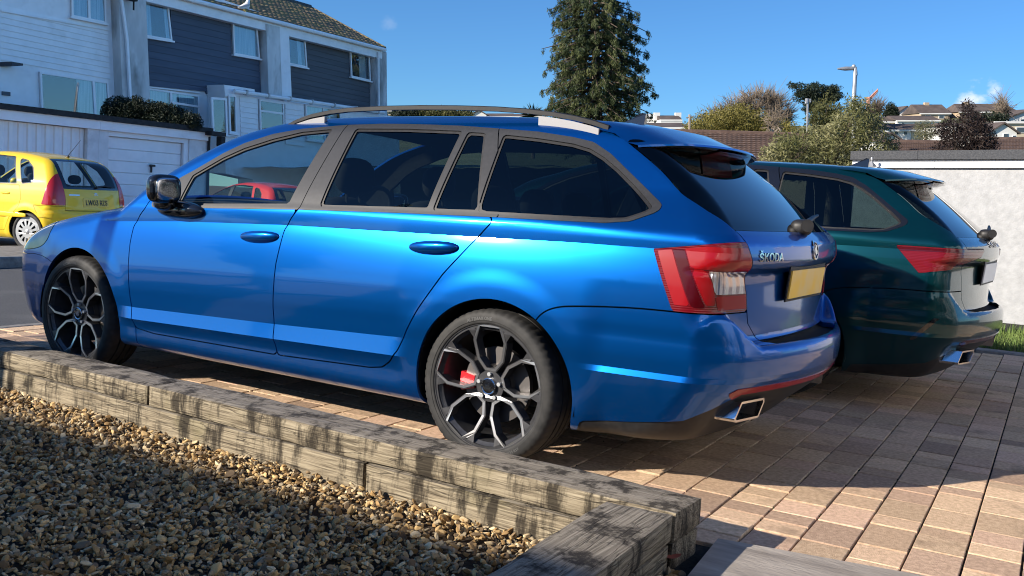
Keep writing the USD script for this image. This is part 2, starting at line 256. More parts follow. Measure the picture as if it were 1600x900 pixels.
def timber(name, shift, axis):
    """old sleeper: grey top grain, pale worn faces, black stains running down"""
    st = (1.3, 60, 75) if axis == 'x' else (60, 1.3, 75)
    sd = (7.5, 7.5, 1.6)
    n = {'g': ('texture_coordinate', {}), 'mp': ('mapping', dict(location=shift)), 'mg': ('mapping', dict(scale=st)), 'md': ('mapping', dict(scale=sd)),
         'n1': ('noise_texture', dict(scale=2.4, detail=7.0, roughness=.7)), 'r1': ('rgb_ramp', dict(ramp=[(.32, (.05, .038, .024)), (.44, (.19, .155, .105)), (.57, (.34, .285, .195)), (.75, (.45, .385, .275))])),
         'n2': ('noise_texture', dict(scale=1.3, detail=8.0, roughness=.72)), 'r2': ('rgb_ramp', dict(ramp=[(.485, (0, 0, 0)), (.59, (1, 1, 1))])), 'b2': ('rgb_to_bw', {}), 'm2': ('mix_color', dict(b=(.018, .014, .010))),
         'n3': ('noise_texture', dict(scale=2.2, detail=4.0)), 'r3': ('rgb_ramp', dict(ramp=[(.56, (0, 0, 0)), (.72, (.6, .6, .6))])), 'b3': ('rgb_to_bw', {}), 'm3': ('mix_color', dict(b=(.13, .12, .045))),
         'gn': ('geometry', {}), 'sn': ('separate_xyz', {}), 'top': ('map_range', dict(from_min=.6, from_max=.95, to_min=0.0, to_max=.85, clamp=True)), 'rt': ('rgb_ramp', dict(ramp=[(.30, (.075, .064, .05)), (.45, (.20, .172, .135)), (.72, (.36, .32, .26))])), 'mt': ('mix_color', {}),
         'mc': ('mapping', dict(scale=(1.1, 17, 17) if axis == 'x' else (17, 1.1, 17))), 'nc': ('noise_texture', dict(scale=1.5, detail=3.0, roughness=.5)), 'rc': ('rgb_ramp', dict(ramp=[(.486, (0, 0, 0)), (.5, (.65, .65, .65)), (.514, (0, 0, 0))])), 'bc': ('rgb_to_bw', {}), 'ck': ('mix_color', dict(b=(.02, .016, .012))), 'hs': ('math', dict(math_type='subtract')), 'k2': ('math', dict(math_type='multiply', value2=.88)), 'bp': ('bump', dict(strength=.8, distance=.008)), 'p': ('principled_bsdf', dict(roughness=.9, specular_ior_level=.25))}
    l = [('g.object', 'mp.vector'), ('mp.vector', 'mg.vector'), ('mp.vector', 'md.vector'), ('mg.vector', 'n1.vector'), ('n1.fac', 'r1.fac'), ('md.vector', 'n2.vector'), ('n2.fac', 'r2.fac'), ('r2.color', 'b2.color'), ('mp.vector', 'n3.vector'), ('n3.fac', 'r3.fac'), ('r3.color', 'b3.color'),
         ('b3.val', 'm3.fac'), ('r1.color', 'm3.a'), ('n1.fac', 'rt.fac'), ('gn.true_normal', 'sn.vector'), ('sn.z', 'top.value'), ('m3.result', 'mt.a'), ('rt.color', 'mt.b'), ('top.result', 'mt.fac'), ('b2.val', 'k2.value1'), ('k2.value', 'm2.fac'), ('mt.result', 'ck.a'), ('mp.vector', 'mc.vector'), ('mc.vector', 'nc.vector'), ('nc.fac', 'rc.fac'), ('rc.color', 'bc.color'), ('bc.val', 'ck.fac'), ('ck.result', 'm2.a'), ('m2.result', 'p.base_color'), ('n1.fac', 'hs.value1'), ('bc.val', 'hs.value2'), ('hs.value', 'bp.height'), ('bp.normal', 'p.normal')]
    return material(name, n, l, surface='p.BSDF')
pebble_m = [noisy('pebble_%s' % k, a, b, scale=30, rough=.75, vary=.35, bump=.2) for k, a, b in (('brown', (.22, .13, .045), (.38, .235, .095)), ('tan', (.42, .275, .11), (.60, .41, .185)), ('grey', (.27, .21, .125), (.40, .32, .20)), ('pale', (.50, .375, .20), (.66, .52, .31)), ('dark', (.12, .078, .04), (.21, .14, .07)))]
gull_m = simple('white_feathers', (.78, .77, .74), .8)
gull_grey = simple('grey_feathers', (.42, .42, .43), .8)
beak_m = simple('yellow_beak', (.5, .35, .05), .5)
leaf_red = simple('dry_red_leaf', (.28, .07, .04), .7)
# ---------- implicit car bodies: field -> surface net -> clipped panels ----------
def pch(pts):
    a = np.array(pts, float); f = PchipInterpolator(a[:, 0], a[:, 1], extrapolate=False); d = f.derivative()
    lo, hi = a[0, 0], a[-1, 0]
    return (lambda t: f(np.clip(t, lo, hi))), (lambda t: d(np.clip(t, lo, hi)))
def pieces(pts, creases):
    """smooth between creases, with a true edge at each crease"""
    z = [p[0] for p in pts]; b = [0] + [min(range(len(z)), key=lambda i: abs(z[i] - c)) for c in creases] + [len(z) - 1]
    fs = [pch(pts[i:j + 1])[0] for i, j in zip(b[:-1], b[1:])]
    def W(t):
        out = fs[0](t)
        for f, i in zip(fs[1:], b[1:-1]): out = np.where(t > z[i], f(t), out)
        return out
    return W
def smax(a, b, r):
    return np.where((a > -r) & (b > -r), np.sqrt((a + r) ** 2 + (b + r) ** 2) - r, np.maximum(a, b))
def sstep(a, b, t):
    t = np.clip((t - a) / (b - a), 0, 1); return t * t * (3 - 2 * t)
def make_field(c):
    W = pieces(c['W'], c.get('creases', ())); W2 = pieces(c['W2'], (.90,)) if 'W2' in c else None
    P, dP = pch(c['top']); R, dR = pch(c['rear']); Fr, dF = pch(c['front']); Rc, _ = pch(c['rear_c'])
    if 'bumper' in c: RB, dRB = pch(c['bumper'])
    zs = np.array(c['shoulder']); zl = np.array(c['lowline']); rr = np.array(c['rear_r'])
    def zeta(x, z):
        s = np.interp(x, zs[:, 0], zs[:, 1]); l = np.interp(x, zl[:, 0], zl[:, 1])
        return np.where(z > s, z + (.90 - s) * np.clip(1 - (z - s) / .35, 0, 1), np.where(z > l, .44 + (z - l) * (.46 / (s - l)), z + (.44 - l) * np.clip(1 - (l - z) / .2, 0, 1)))
    def field(x, y, z):
        ay = np.abs(y); ze = zeta(x, z)
        w = W(ze)
        if W2 is not None:
            k = sstep(-2.30, -2.16, x) * (1 - sstep(-.46, -.36, x)); w = w * k + W2(ze) * (1 - k)
        w = w - c['tf'][1] * np.clip((c['tf'][0] - x) / .9, 0, 2) ** 2 - c['tr'][1] * np.clip((x - c['tr'][0]) / .7, 0, 2) ** 2
        for ax, az, ra, bulge in c['arches']:
            r = np.hypot(x - ax, z - az); w = w + bulge * (1 - sstep(ra + .040, ra + .125, r))
        if 'extra' in c: w = w + c['extra'](x, z)
        xx = x - c['wc'] * y * y
        ft = (z - (P(xx) - c['crown'] * y * y)) / np.sqrt(1 + dP(xx) ** 2)
        fs = ay - w
        fr = (x - R(z) + Rc(z) * y * y) / np.sqrt(1 + dR(z) ** 2)
        if 'bumper' in c:
            fr = -smax(-fr, -smax((x - RB(z) + c['bumper_c'] * y * y) / np.sqrt(1 + dRB(z) ** 2), z - (c['ledge'][0] + c['ledge'][1] * sstep(.58, .76, ay)), .025), .02)
        ff = (Fr(z) + c['fc'] * y * y - x) / np.sqrt(1 + dF(z) ** 2)
        f = smax(fs, fr, np.interp(z, rr[:, 0], rr[:, 1]))
        f = smax(f, ff, c['fr'])
        f = smax(f, ft, np.interp(x, c['tr_r'][0], c['tr_r'][1]))
        return smax(f, c['zb'] - z, .02)
    field.zeta = zeta
    return field
def grad(f, v, h=2e-3):
    g = np.empty_like(v)
    for k in range(3):
        d = np.zeros(3); d[k] = h
        g[:, k] = (f(*(v + d).T) - f(*(v - d).T)) / (2 * h)
    return g
def surface(f, lo, hi, h):
    ax = [np.arange(lo[k], hi[k] + h, h) for k in range(3)]
    X, Y, Z = np.meshgrid(*ax, indexing='ij', sparse=True)
    val = f(X, Y, Z).astype(np.float32)
    val = np.broadcast_to(val, tuple(len(a) for a in ax))
    ins = val < 0
    n = [len(a) - 1 for a in ax]
    cs = sum(ins[i:n[0] + i, j:n[1] + j, k:n[2] + k].astype(np.int8) for i in (0, 1) for j in (0, 1) for k in (0, 1))
    cell = np.argwhere((cs > 0) & (cs < 8))
    idx = -np.ones(n, np.int64); idx[tuple(cell.T)] = np.arange(len(cell))
    acc = np.zeros((len(cell), 3)); cnt = np.zeros(len(cell))
    co = [(i, j, k) for i in (0, 1) for j in (0, 1) for k in (0, 1)]
    for a in co:
        for k in range(3):
            if a[k]: continue
            b = list(a); b[k] = 1
            va = val[tuple((cell + a).T)]; vb = val[tuple((cell + b).T)]
            m = (va < 0) != (vb < 0); t = np.where(m, va / np.where(m, va - vb, 1), 0)
            p = np.array(a, float) + t[:, None] * (np.array(b) - a)
            acc[m] += p[m]; cnt[m] += 1
    V = (cell + acc / cnt[:, None]) * h + lo
    Q = []
    for k in range(3):
        o1, o2 = [(1, 2), (2, 0), (0, 1)][k]
        sl = [slice(None)] * 3; sl2 = [slice(None)] * 3
        sl[k] = slice(0, -1); sl2[k] = slice(1, None)
        ch = ins[tuple(sl)] != ins[tuple(sl2)]
        e = np.argwhere(ch); 
        ok = (e[:, o1] > 0) & (e[:, o2] > 0) & (e[:, o1] < n[o1]) & (e[:, o2] < n[o2]); e = e[ok]
        flip = ins[tuple(e.T)]
        q = []
        for d1, d2 in ((-1, -1), (0, -1), (0, 0), (-1, 0)):
            ee = e.copy(); ee[:, o1] += d1; ee[:, o2] += d2; q.append(idx[tuple(ee.T)])
        q = np.stack(q, 1); q[~flip] = q[~flip][:, ::-1]; Q.append(q)
    Q = np.vstack(Q); Q = Q[(Q >= 0).all(1)]
    for _ in range(4):
        g = grad(f, V); d = f(*V.T) / np.maximum((g * g).sum(1), .2)
        V = V - np.clip(d, -h, h)[:, None] * g
    N = grad(f, V); N /= np.linalg.norm(N, axis=1, keepdims=True)
    a, b, c2, d2 = (V[Q[:, i]] for i in range(4))
    s = np.linalg.norm(a - c2, axis=1) <= np.linalg.norm(b - d2, axis=1)
    F = np.where(s[:, None, None], Q[:, [[0, 1, 2], [0, 2, 3]]], Q[:, [[0, 1, 3], [1, 2, 3]]]).reshape(-1, 3)
    return V, N, F
def clip(m, s):
    """keep s >= 0; s per vertex"""
    V, N, F = m[:3]; s = np.where(np.abs(s) < 1e-6, 1e-6, s)
    I = s > 0; k = I[F].sum(1)
    keep = F[k == 3]
    e_new = {}; part = F[(k == 1) | (k == 2)]
    if len(part):
        # rotate so that the odd vertex is first
        kk = I[part].sum(1); odd = np.where(kk[:, None] == 1, I[part], ~I[part]).argmax(1)
        part = np.take_along_axis(part, (odd[:, None] + np.arange(3)) % 3, 1)
        ed = np.vstack([part[:, [0, 1]], part[:, [0, 2]]]); eds = np.sort(ed, 1)
        u, inv = np.unique(eds, axis=0, return_inverse=True); inv = inv.ravel()
        t = (s[u[:, 0]] / (s[u[:, 0]] - s[u[:, 1]]))[:, None]
        nv = V[u[:, 0]] * (1 - t) + V[u[:, 1]] * t; nn = N[u[:, 0]] * (1 - t) + N[u[:, 1]] * t
        nn /= np.linalg.norm(nn, axis=1, keepdims=True) + 1e-12
        e1 = len(V) + inv[:len(part)]; e2 = len(V) + inv[len(part):]
        V = np.vstack([V, nv]); N = np.vstack([N, nn])
        one = kk == 1
        p = part
        f1 = np.stack([p[one, 0], e1[one], e2[one]], 1)
        f2 = np.stack([e1[~one], p[~one, 1], p[~one, 2]], 1); f3 = np.stack([e1[~one], p[~one, 2], e2[~one]], 1)
        keep = np.vstack([keep, f1, f2, f3])
    return compact(V, N, keep)
def compact(V, N, F):
    u, inv = np.unique(F, return_inverse=True)
    return V[u], N[u], inv.reshape(F.shape)
def polysd(poly, p):
    """signed distance (inside positive) of 2-D points to a closed polygon"""
    P = np.asarray(poly, float); Q = np.roll(P, -1, 0); out = np.full(len(p), 1e9); ins = np.zeros(len(p), bool)
    for a, b in zip(P, Q):
        d = b - a; L = d @ d
        if L < 1e-12: continue
        t = np.clip(((p - a) @ d) / L, 0, 1); out = np.minimum(out, ((p - a - t[:, None] * d) ** 2).sum(1))
        c = (a[1] > p[:, 1]) != (b[1] > p[:, 1])
        if d[1] != 0: ins ^= c & (p[:, 0] < a[0] + (p[:, 1] - a[1]) * d[0] / d[1])
    return np.where(ins, 1, -1) * np.sqrt(out)
def smoothpoly(P, n=3, keep=()):
    """Chaikin corner cutting of a closed polygon"""
    P = np.asarray(P, float)
    for _ in range(n):
        Q = np.roll(P, -1, 0); P = np.stack([.75 * P + .25 * Q, .25 * P + .75 * Q], 1).reshape(-1, 2)
    return P
def offset(m, d):
    V, N, F = m[:3]; return V + N * d, N, F
def rim(m, depth, skip=None):
    """adds walls going inward along the boundary"""
    V, N, F = m[:3]
    e = np.vstack([F[:, [0, 1]], F[:, [1, 2]], F[:, [2, 0]]]); key = np.sort(e, 1)
    _, first, cnt = np.unique(key, axis=0, return_index=True, return_counts=True)
    b = e[first[cnt == 1]]
    mid = np.abs(V[b][:, :, 1]).max(1) < 1.5e-3
    b = b[~mid]
    if not len(b): return m
    a0, b0 = V[b[:, 0]], V[b[:, 1]]; a1, b1 = a0 - N[b[:, 0]] * depth, b0 - N[b[:, 1]] * depth
    n = np.cross(b0 - a0, N[b[:, 0]]); n /= np.linalg.norm(n, axis=1, keepdims=True) + 1e-12
    k = len(b); i = np.arange(k) + len(V)
    VV = np.vstack([V, a0, b0, a1, b1]); NN = np.vstack([N, n, n, n, n])
    q = np.vstack([np.stack([i + k, i, i + 2 * k], 1), np.stack([i + k, i + 2 * k, i + 3 * k], 1)])
    return VV, NN, np.vstack([F, q])
def back(m, th):
    """closed slab: surface, rim and inner face"""
    a = rim(m, th); V, N, F = offset(m, -th)
    return join([a, (V, -N, F[:, ::-1])])
def mirror(m):
    V, N, F = m[:3]; k = np.array([1, -1, 1]); return V * k, N * k, F[:, ::-1]
def join(ms):
    o = 0; Vs, Ns, Fs = [], [], []
    for V, N, F in ms:
        Vs.append(V); Ns.append(N); Fs.append(F + o); o += len(V)
    return np.vstack(Vs), np.vstack(Ns), np.vstack(Fs)

def crease(m, f, zc, fn=None):
    fn = fn or (lambda V: f.zeta(V[:, 0], V[:, 2]))
    return crease_(m, f, zc, fn)
def crease_(m, f, zc, fn):
    """cuts the sheet along a crease so that each side keeps its own normals"""
    out = []
    for sg in (1, -1):
        s = sg * (fn(m[0]) - zc); V, N, F = clip(m, s); N = N.copy()
        e = np.abs(fn(V) - zc) < .0055
        g = grad(f, V[e] + np.array([0, 0, sg * .0065])); N[e] = g / np.linalg.norm(g, axis=1, keepdims=True); out.append((V, N, F))
    return join(out)

def tidy(m, frac=.03):
    """drops slivers: keeps the connected pieces that hold a fair share of the area"""
    from scipy.sparse import coo_matrix
    from scipy.sparse.csgraph import connected_components
    V, N, F = m
    if not len(F): return m
    _, w = np.unique(np.round(V, 5), axis=0, return_inverse=True); w = w.ravel(); G = w[F]; n = w.max() + 1
    e = np.vstack([G[:, [0, 1]], G[:, [1, 2]]]); k, lab = connected_components(coo_matrix((np.ones(len(e)), (e[:, 0], e[:, 1])), (n, n)), False)
    ar = np.linalg.norm(np.cross(V[F[:, 1]] - V[F[:, 0]], V[F[:, 2]] - V[F[:, 0]]), axis=1); tot = np.bincount(lab[G[:, 0]], ar, k); keep = tot > frac * tot.max()
    return compact(V, N, F[keep[lab[G[:, 0]]]])
AR=[(0.0,.316),(-2.68,.316)]
def oct_extra(x,z):
    # rear bumper crease
    k=sstep(.40,.52,x)
    return -.11*sstep(.0,1.0,x)*sstep(.95,1.15,z)+k*np.interp(z,[.2,.26,.452,.474,.60,.8],[-.034,-.026,.005,-.004,-.010,0.])
OCT=dict(
 W=[(.18,.81),(.205,.845),(.225,.866),(.25,.876),(.285,.879),(.31,.880),(.335,.886),(.372,.9035),(.405,.8985),(.44,.8935),(.50,.8985),(.55,.9025),(.60,.904),(.65,.9035),(.70,.900),(.75,.895),(.80,.8885),(.84,.8818),(.87,.8757),(.90,.868),(.93,.8672),(.96,.8645),(1.0,.848),(1.05,.825),(1.1,.799),(1.2,.742),(1.3,.680),(1.38,.625),(1.46,.56)],
 W2=[(.18,.81),(.205,.845),(.225,.864),(.25,.874),(.31,.883),(.44,.8965),(.50,.9035),(.55,.9055),(.60,.9055),(.65,.9035),(.70,.900),(.75,.895),(.80,.8885),(.84,.8818),(.87,.8757),(.90,.868),(.93,.8672),(.96,.8645),(1.0,.848),(1.05,.825),(1.1,.799),(1.2,.742),(1.3,.680),(1.38,.625),(1.46,.56)],
 creases=(.372,.44,.90),
 shoulder=[(-3.6,.80),(-2.32,.843),(-1.85,.871),(-1.09,.899),(0,.917),(.35,.924),(1.2,.926)],
 lowline=[(-3.6,.42),(-2.13,.412),(-1.14,.441),(-.43,.469),(1.2,.48)],
 top=[(-3.62,.55),(-3.56,.66),(-3.5,.72),(-3.4,.775),(-3.2,.845),(-3.0,.893),(-2.8,.93),(-2.6,.96),(-2.52,.975),(-2.48,1.0),(-2.4,1.06),(-2.22,1.163),(-2.02,1.263),(-1.82,1.345),(-1.69,1.383),(-1.53,1.416),(-1.3,1.438),(-.9,1.452),(-.5,1.456),(0,1.447),(.3,1.428),(.6,1.395),(.9,1.35)],
 bumper=[(.15,.76),(.22,.86),(.27,.935),(.31,.99),(.36,1.048),(.42,1.104),(.47,1.128),(.53,1.132),(.60,1.12),(.72,1.085)],bumper_c=.28,ledge=(.588,.115),
 rear=[(.15,.80),(.3,.95),(.5,1.005),(.63,1.0),(.70,.998),(.80,.996),(.84,1.0),(.875,1.032),(.90,1.040),(.955,1.034),(.985,1.012),(1.02,.968),(1.06,.917),(1.2,.735),(1.3,.595),(1.4,.445),(1.5,.29)],
 rear_c=[(.2,.16),(.95,.15),(1.1,.12),(1.5,.15)],
 rear_r=[(.2,.14),(.55,.13),(.75,.09),(1.0,.08),(1.1,.06),(1.5,.06)],
 front=[(.15,-3.40),(.22,-3.50),(.3,-3.545),(.45,-3.58),(.6,-3.575),(.7,-3.54),(.8,-3.45)],
 fc=.33,fr=.16,tf=(-2.25,.07),tr=(-.40,.0195),arches=[(0.03,.316,.362,.0035),(-2.63,.316,.366,.0035)],extra=oct_extra,
 wc=.26,crown=.10,zb=.19,tr_r=([-3.6,-2.6,-2.4,-1.6,-1.0,.6],[.07,.05,.035,.05,.07,.06]))
# ---------------- cars ----------------
def cut(m, *fs):
    for f in fs: m = clip(m, f(m[0]) if callable(f) else f)
    return m
def minf(*fs): return lambda V: np.minimum.reduce([f(V) for f in fs])
def neg(f, gap=0.0): return lambda V: -f(V) - gap
def shrink(f, gap): return lambda V: f(V) - gap
def poly_xz(P, n=2, r=0.0):
    if r: P = np.array(Polygon(P).buffer(-r).buffer(2 * r, 6).buffer(-r, 6).exterior.coords)[:-1]
    else: P = smoothpoly(P, n) if n else np.array(P)
    return lambda V: np.where(np.abs(V[:, 1]) > .3, polysd(P, V[:, [0, 2]]), -.2)
DLO = [(-2.10, .928), (-2.015, 1.01), (-1.929, 1.086), (-1.844, 1.131), (-1.702, 1.218), (-1.59, 1.273), (-1.429, 1.323), (-1.262, 1.351), (-1.01, 1.373), (-.80, 1.381), (-.599, 1.381), (-.35, 1.375), (-.149, 1.365), (.042, 1.354), (.202, 1.335), (.295, 1.317), (.381, 1.271), (.495, 1.188), (.589, 1.119), (.655, 1.075), (.622, 1.049), (.553, 1.016), (.456, 1.004), (.2, 1.0), (0, .998), (-.5, .988), (-1.048, .972), (-1.64, .947), (-1.9, .935)]
FGL = [(-1.845, 1.10), (-1.687, 1.195), (-1.571, 1.247), (-1.41, 1.297), (-1.247, 1.334), (-1.062, 1.352), (-1.125, .987), (-1.644, .961), (-1.86, .953), (-1.87, .97)]
RGL = [(-.925, 1.355), (-.616, 1.357), (-.326, 1.351), (-.341, 1.01), (-.938, .992)]
QGL = [(-.297, 1.347), (-.205, 1.343), (-.09, 1.014), (-.317, 1.008)]
SGL = [(-.114, 1.338), (.056, 1.325), (.214, 1.307), (.293, 1.288), (.359, 1.256), (.43, 1.211), (.506, 1.154), (.579, 1.098), (.618, 1.068), (.584, 1.047), (.53, 1.022), (.467, 1.016), (.2, 1.013), (-.06, 1.011), (-.10, 1.02)]
BGAP = [(-.992, 1.376), (-1.051, .983), (-1.095, .93), (-1.127, .873), (-1.149, .719), (-1.155, .517), (-1.148, .40), (-1.139, .297)]
DGAP = [(-.15, 1.363), (.005, 1.003), (-.05, .943), (-.216, .755), (-.329, .596), (-.384, .502), (-.43, .41), (-.47, .36), (-.519, .327), (-.589, .316)]
FGAP = [(-2.09, .95), (-2.11, .925), (-2.146, .887), (-2.184, .827), (-2.19, .738), (-2.185, .627), (-2.172, .465), (-2.143, .304)]
DOOR1 = [(-2.09, .97)] + FGAP[1:] + [(-2.0, .291)] + BGAP[:0:-1]
DOOR2 = BGAP[1:] + DGAP[:0:-1]
E_BUMP = [(.16, .50), (.223, .609), (.255, .648), (.30, .672), (.369, .686), (.6, .703), (.763, .705), (1.4, .705), (1.4, -.1), (-.1, -.1), (-.1, .3)]
E_HEAD = [(-2.93, .80), (-3.1, .825), (-3.3, .79), (-3.48, .72), (-3.55, .64), (-3.35, .62), (-3.05, .645), (-2.95, .70)]
E_FBUMP = [(-2.95, .62), (-3.3, .60), (-3.8, .60), (-3.8, -.1), (-2.7, -.1), (-2.7, .5)]
def wheel(parent, center, side, h=1.0, R=.318, text=True, simple_rim=None, seg=240):
    """wheel at center; side -1: outer face towards -y"""
    w = UsdGeom.Xform.Define(stage, numbered(pathof(parent), 'wheel')); w.AddTranslateOp().Set(Gf.Vec3d(*map(float, center)))
    if side > 0: w.AddRotateZOp().Set(180.0)
    w = w.GetPrim(); k = R / .318
    prof = [(.24, .10), (.262, .110), (.29, .1125), (.303, .107), (.312, .096), (.317, .08), (.318, .052), (.318, .050), (.311, .049), (.311, .041), (.318, .040), (.3185, .01), (.312, .009), (.312, -.001), (.3185, -.002), (.318, -.034), (.311, -.035), (.311, -.044), (.318, -.045), (.317, -.078), (.313, -.093), (.306, -.103), (.297, -.109), (.285, -.1125), (.270, -.1125), (.268, -.1105), (.262, -.110), (.2585, -.1085), (.2565, -.106), (.254, -.098)]
    t = lathe_y(prof, seg); v = t.vertices.reshape(seg, len(prof), 3)
    for i in range(0, seg, 4):
        for j, pr in enumerate(prof):
            if pr[0] > .305 and abs(pr[1]) > .07 and abs(pr[1]) < .105:
                v[i, j, [0, 2]] *= .989
    t.vertices = v.reshape(-1, 3) * np.array([k, 1, k])
    tyre = part('tyre', t, rubber, w, smooth=32)
    if text:
        for word, a0, hgt in (('ALTIMAX ONE', 98, .0125), ('225/35 R19', 300, .010)):
            m = meshkit.text_mesh(word, hgt, .0008, bold=True); V = m.vertices.copy(); V[:, 0] -= V[:, 0].mean()
            th = np.radians(a0) - V[:, 0] / .277; r = .272 + V[:, 1]
            if a0 > 200: th = np.radians(a0) + V[:, 0] / .277; r = .283 - V[:, 1]
            part('lettering', trimesh.Trimesh(np.stack([r * np.cos(th), -.1122 - V[:, 2], r * np.sin(th)], 1), m.faces, process=False), rubber_text, tyre)
    part('rim_barrel', lathe_y([(.2565 * k, -.0995), (.2555 * k, -.1045), (.252 * k, -.104), (.250 * k, -.098), (.229 * k, -.08), (.222 * k, -.03), (.218 * k, .05), (.226 * k, .09)], 96), alloy_dark, w, smooth=40)
    dish = lambda V, d=.026: np.stack([V[:, 0] * k, V[:, 1] + d * np.clip(1 - (np.hypot(V[:, 0], V[:, 2]) / .235) ** 2, 0, 1), V[:, 2] * k], 1)
    if simple_rim is None:
        P0 = Polygon([(-.066, .0705 + .0), (-.018, .0695), (.018, .0695), (.048, .105), (.062, .172), (.043, .2285), (-.043, .2285), (-.062, .172), (-.048, .105)][1:])
        pet = [affinity.rotate(P0, 72 * i, origin=(0, 0)) for i in range(5)]; pet = [affinity.scale(p, 1.065, 1.065, origin=(0, 0)) for p in pet]; allp = unary_union(pet)
        walls = unary_union([p.buffer(.0145, join_style=2) for p in pet]).union(Point(0, 0).buffer(.064)).union(Point(0, 0).buffer(.2505, 64).difference(Point(0, 0).buffer(.2425, 64)))
        for i in range(5):   # gussets at the rim and tapering spokes between the petals
            for s in (-1, 1):
                a = math.radians(90 + 72 * i + s * 17.5)
                c = np.array([math.cos(a), math.sin(a)]); d = np.array([-c[1], c[0]]) * s
                walls = walls.union(Polygon([c * .250 + d * .032, c * .250 - d * .004, c * .195 - d * .002, c * .165 + d * .003]))
        body = walls.difference(allp).intersection(Point(0, 0).buffer(.2505, 64))
        m = prism(body, -.100, -.052, (0, 2, 1)); m.vertices = dish(m.vertices); part('rim', m, alloy_dark, w)
        for i, p in enumerate(pet):
            q = p.buffer(.0108, join_style=2).difference(p.buffer(-.0004)); m = prism(q, -.1022, -.0985, (0, 2, 1)); m.vertices = dish(m.vertices); part('spoke_edge', m, alloy_bright, w)
        for i in range(5):
            a = math.radians(90 + 72 * i); m = trimesh.creation.cylinder(.0085, .016, sections=8); m.apply_transform(trimesh.transformations.rotation_matrix(np.pi / 2, [1, 0, 0])); m.apply_translation([.0505 * math.cos(a), -.081, .0505 * math.sin(a)]); part('wheel_bolt', m, steel_m, w, smooth=40)
        part('hub_ring', lathe_y([(.034, -.078), (.034, -.088), (.031, -.090), (.0275, -.088)], 40), chrome, w, smooth=40)
        part('hub_cap', lathe_y([(.029, -.087), (.018, -.0885), (.0001, -.089)], 32), black_gloss, w, smooth=40)
        em = Polygon([(-.014, -.006), (-.004, -.012), (.012, -.009), (.016, .002), (.008, .0), (.011, .011), (.0, .016), (-.003, .004), (-.012, .009)])
        part('hub_emblem', prism(em, -.0905, -.0885, (0, 2, 1)), chrome, w)
    else:
        n, mat = simple_rim
        slots = unary_union([affinity.rotate(Polygon([(-.012, .105), (.012, .105), (.026, .185), (-.026, .185)]), 360 / n * i, origin=(0, 0)) for i in range(n)])
        m = prism(Point(0, 0).buffer(.248, 48).difference(slots), -.098, -.085, (0, 2, 1)); m.vertices = dish(m.vertices, -.012); part('wheel_trim', m, mat, w)
        part('hub_cap', lathe_y([(.05 * k, -.105), (.03 * k, -.118), (.0001, -.12)], 24), mat, w, smooth=40)
    part('brake_disc', lathe_y([(.06, -.035), (.085, -.045), (.088, -.02), (.156 * k, -.02), (.156 * k, .004), (.05, .004)], 64), disc_m, w, smooth=30)
    cal = Point(0, 0).buffer(.168, 48).difference(Point(0, 0).buffer(.108, 48)).intersection(Polygon([(0, 0), (-.3, .055), (-.3, -.075)] if side < 0 else [(0, 0), (.3, .055), (.3, -.075)])).buffer(.004)
    if text == 'rear': part('brake_caliper', prism(cal, -.035, .012, (0, 2, 1)), caliper_m, w)
    return w
def surf_x(f, y, z, x0, x1):
    lo, hi = np.full(len(y), x0), np.full(len(y), x1)
    for _ in range(40):
        mid = (lo + hi) / 2; ins = f(mid, y, z) < 0; lo = np.where(ins, mid, lo); hi = np.where(ins, hi, mid)
    return lo
def rear_text(f, word, hgt, y0, z0, mat, parent, name='badge_lettering', bold=True, width=None, x1=1.4, tilt=0.0):
    m = meshkit.text_mesh(word, hgt, .003, bold=bold); V = m.vertices.copy()
    if width: V[:, 0] *= width / np.ptp(V[:, 0])
    y, z = y0 + V[:, 0], z0 + V[:, 1]; x = surf_x(f, y, z, .3, x1) + V[:, 2] + .001
    return part(name, trimesh.Trimesh(np.stack([x, y, z], 1), m.faces, process=False), mat, parent)
def seats(parent, y0=.36, xf=-1.22, xr=-.42, dz=0.0):
    for y in (-y0, y0):
        m = cat_([blob((xf - .12, y - .24, .55 + dz), (xf + .10, y + .24, 1.04 + dz), 2), blob((xf - .55, y - .25, .42 + dz), (xf + .05, y + .25, .60 + dz), 2)]); s = part('front_seat', m, interior_m, parent, smooth=50)
        part('headrest', cat_([blob((xf + .0, y - .13, 1.05 + dz), (xf + .11, y + .13, 1.235 + dz), 2), tube([(xf + .05, y - .05, 1.0 + dz), (xf + .05, y - .05, 1.1 + dz)], .008, 6), tube([(xf + .05, y + .05, 1.0 + dz), (xf + .05, y + .05, 1.1 + dz)], .008, 6)]), interior_m, s, smooth=50)
    m = cat_([blob((xr - .1, -.64, .5 + dz), (xr + .14, .64, 1.0 + dz), 2), blob((xr - .55, -.62, .4 + dz), (xr + .05, .62, .58 + dz), 2)]); s = part('rear_seat', m, interior_m, parent, smooth=50)
    for y in (-.42, 0, .42): part('headrest', blob((xr + .06, y - .13, .98 + dz), (xr + .16, y + .13, 1.13 + dz), 2), interior_m, s, smooth=50)
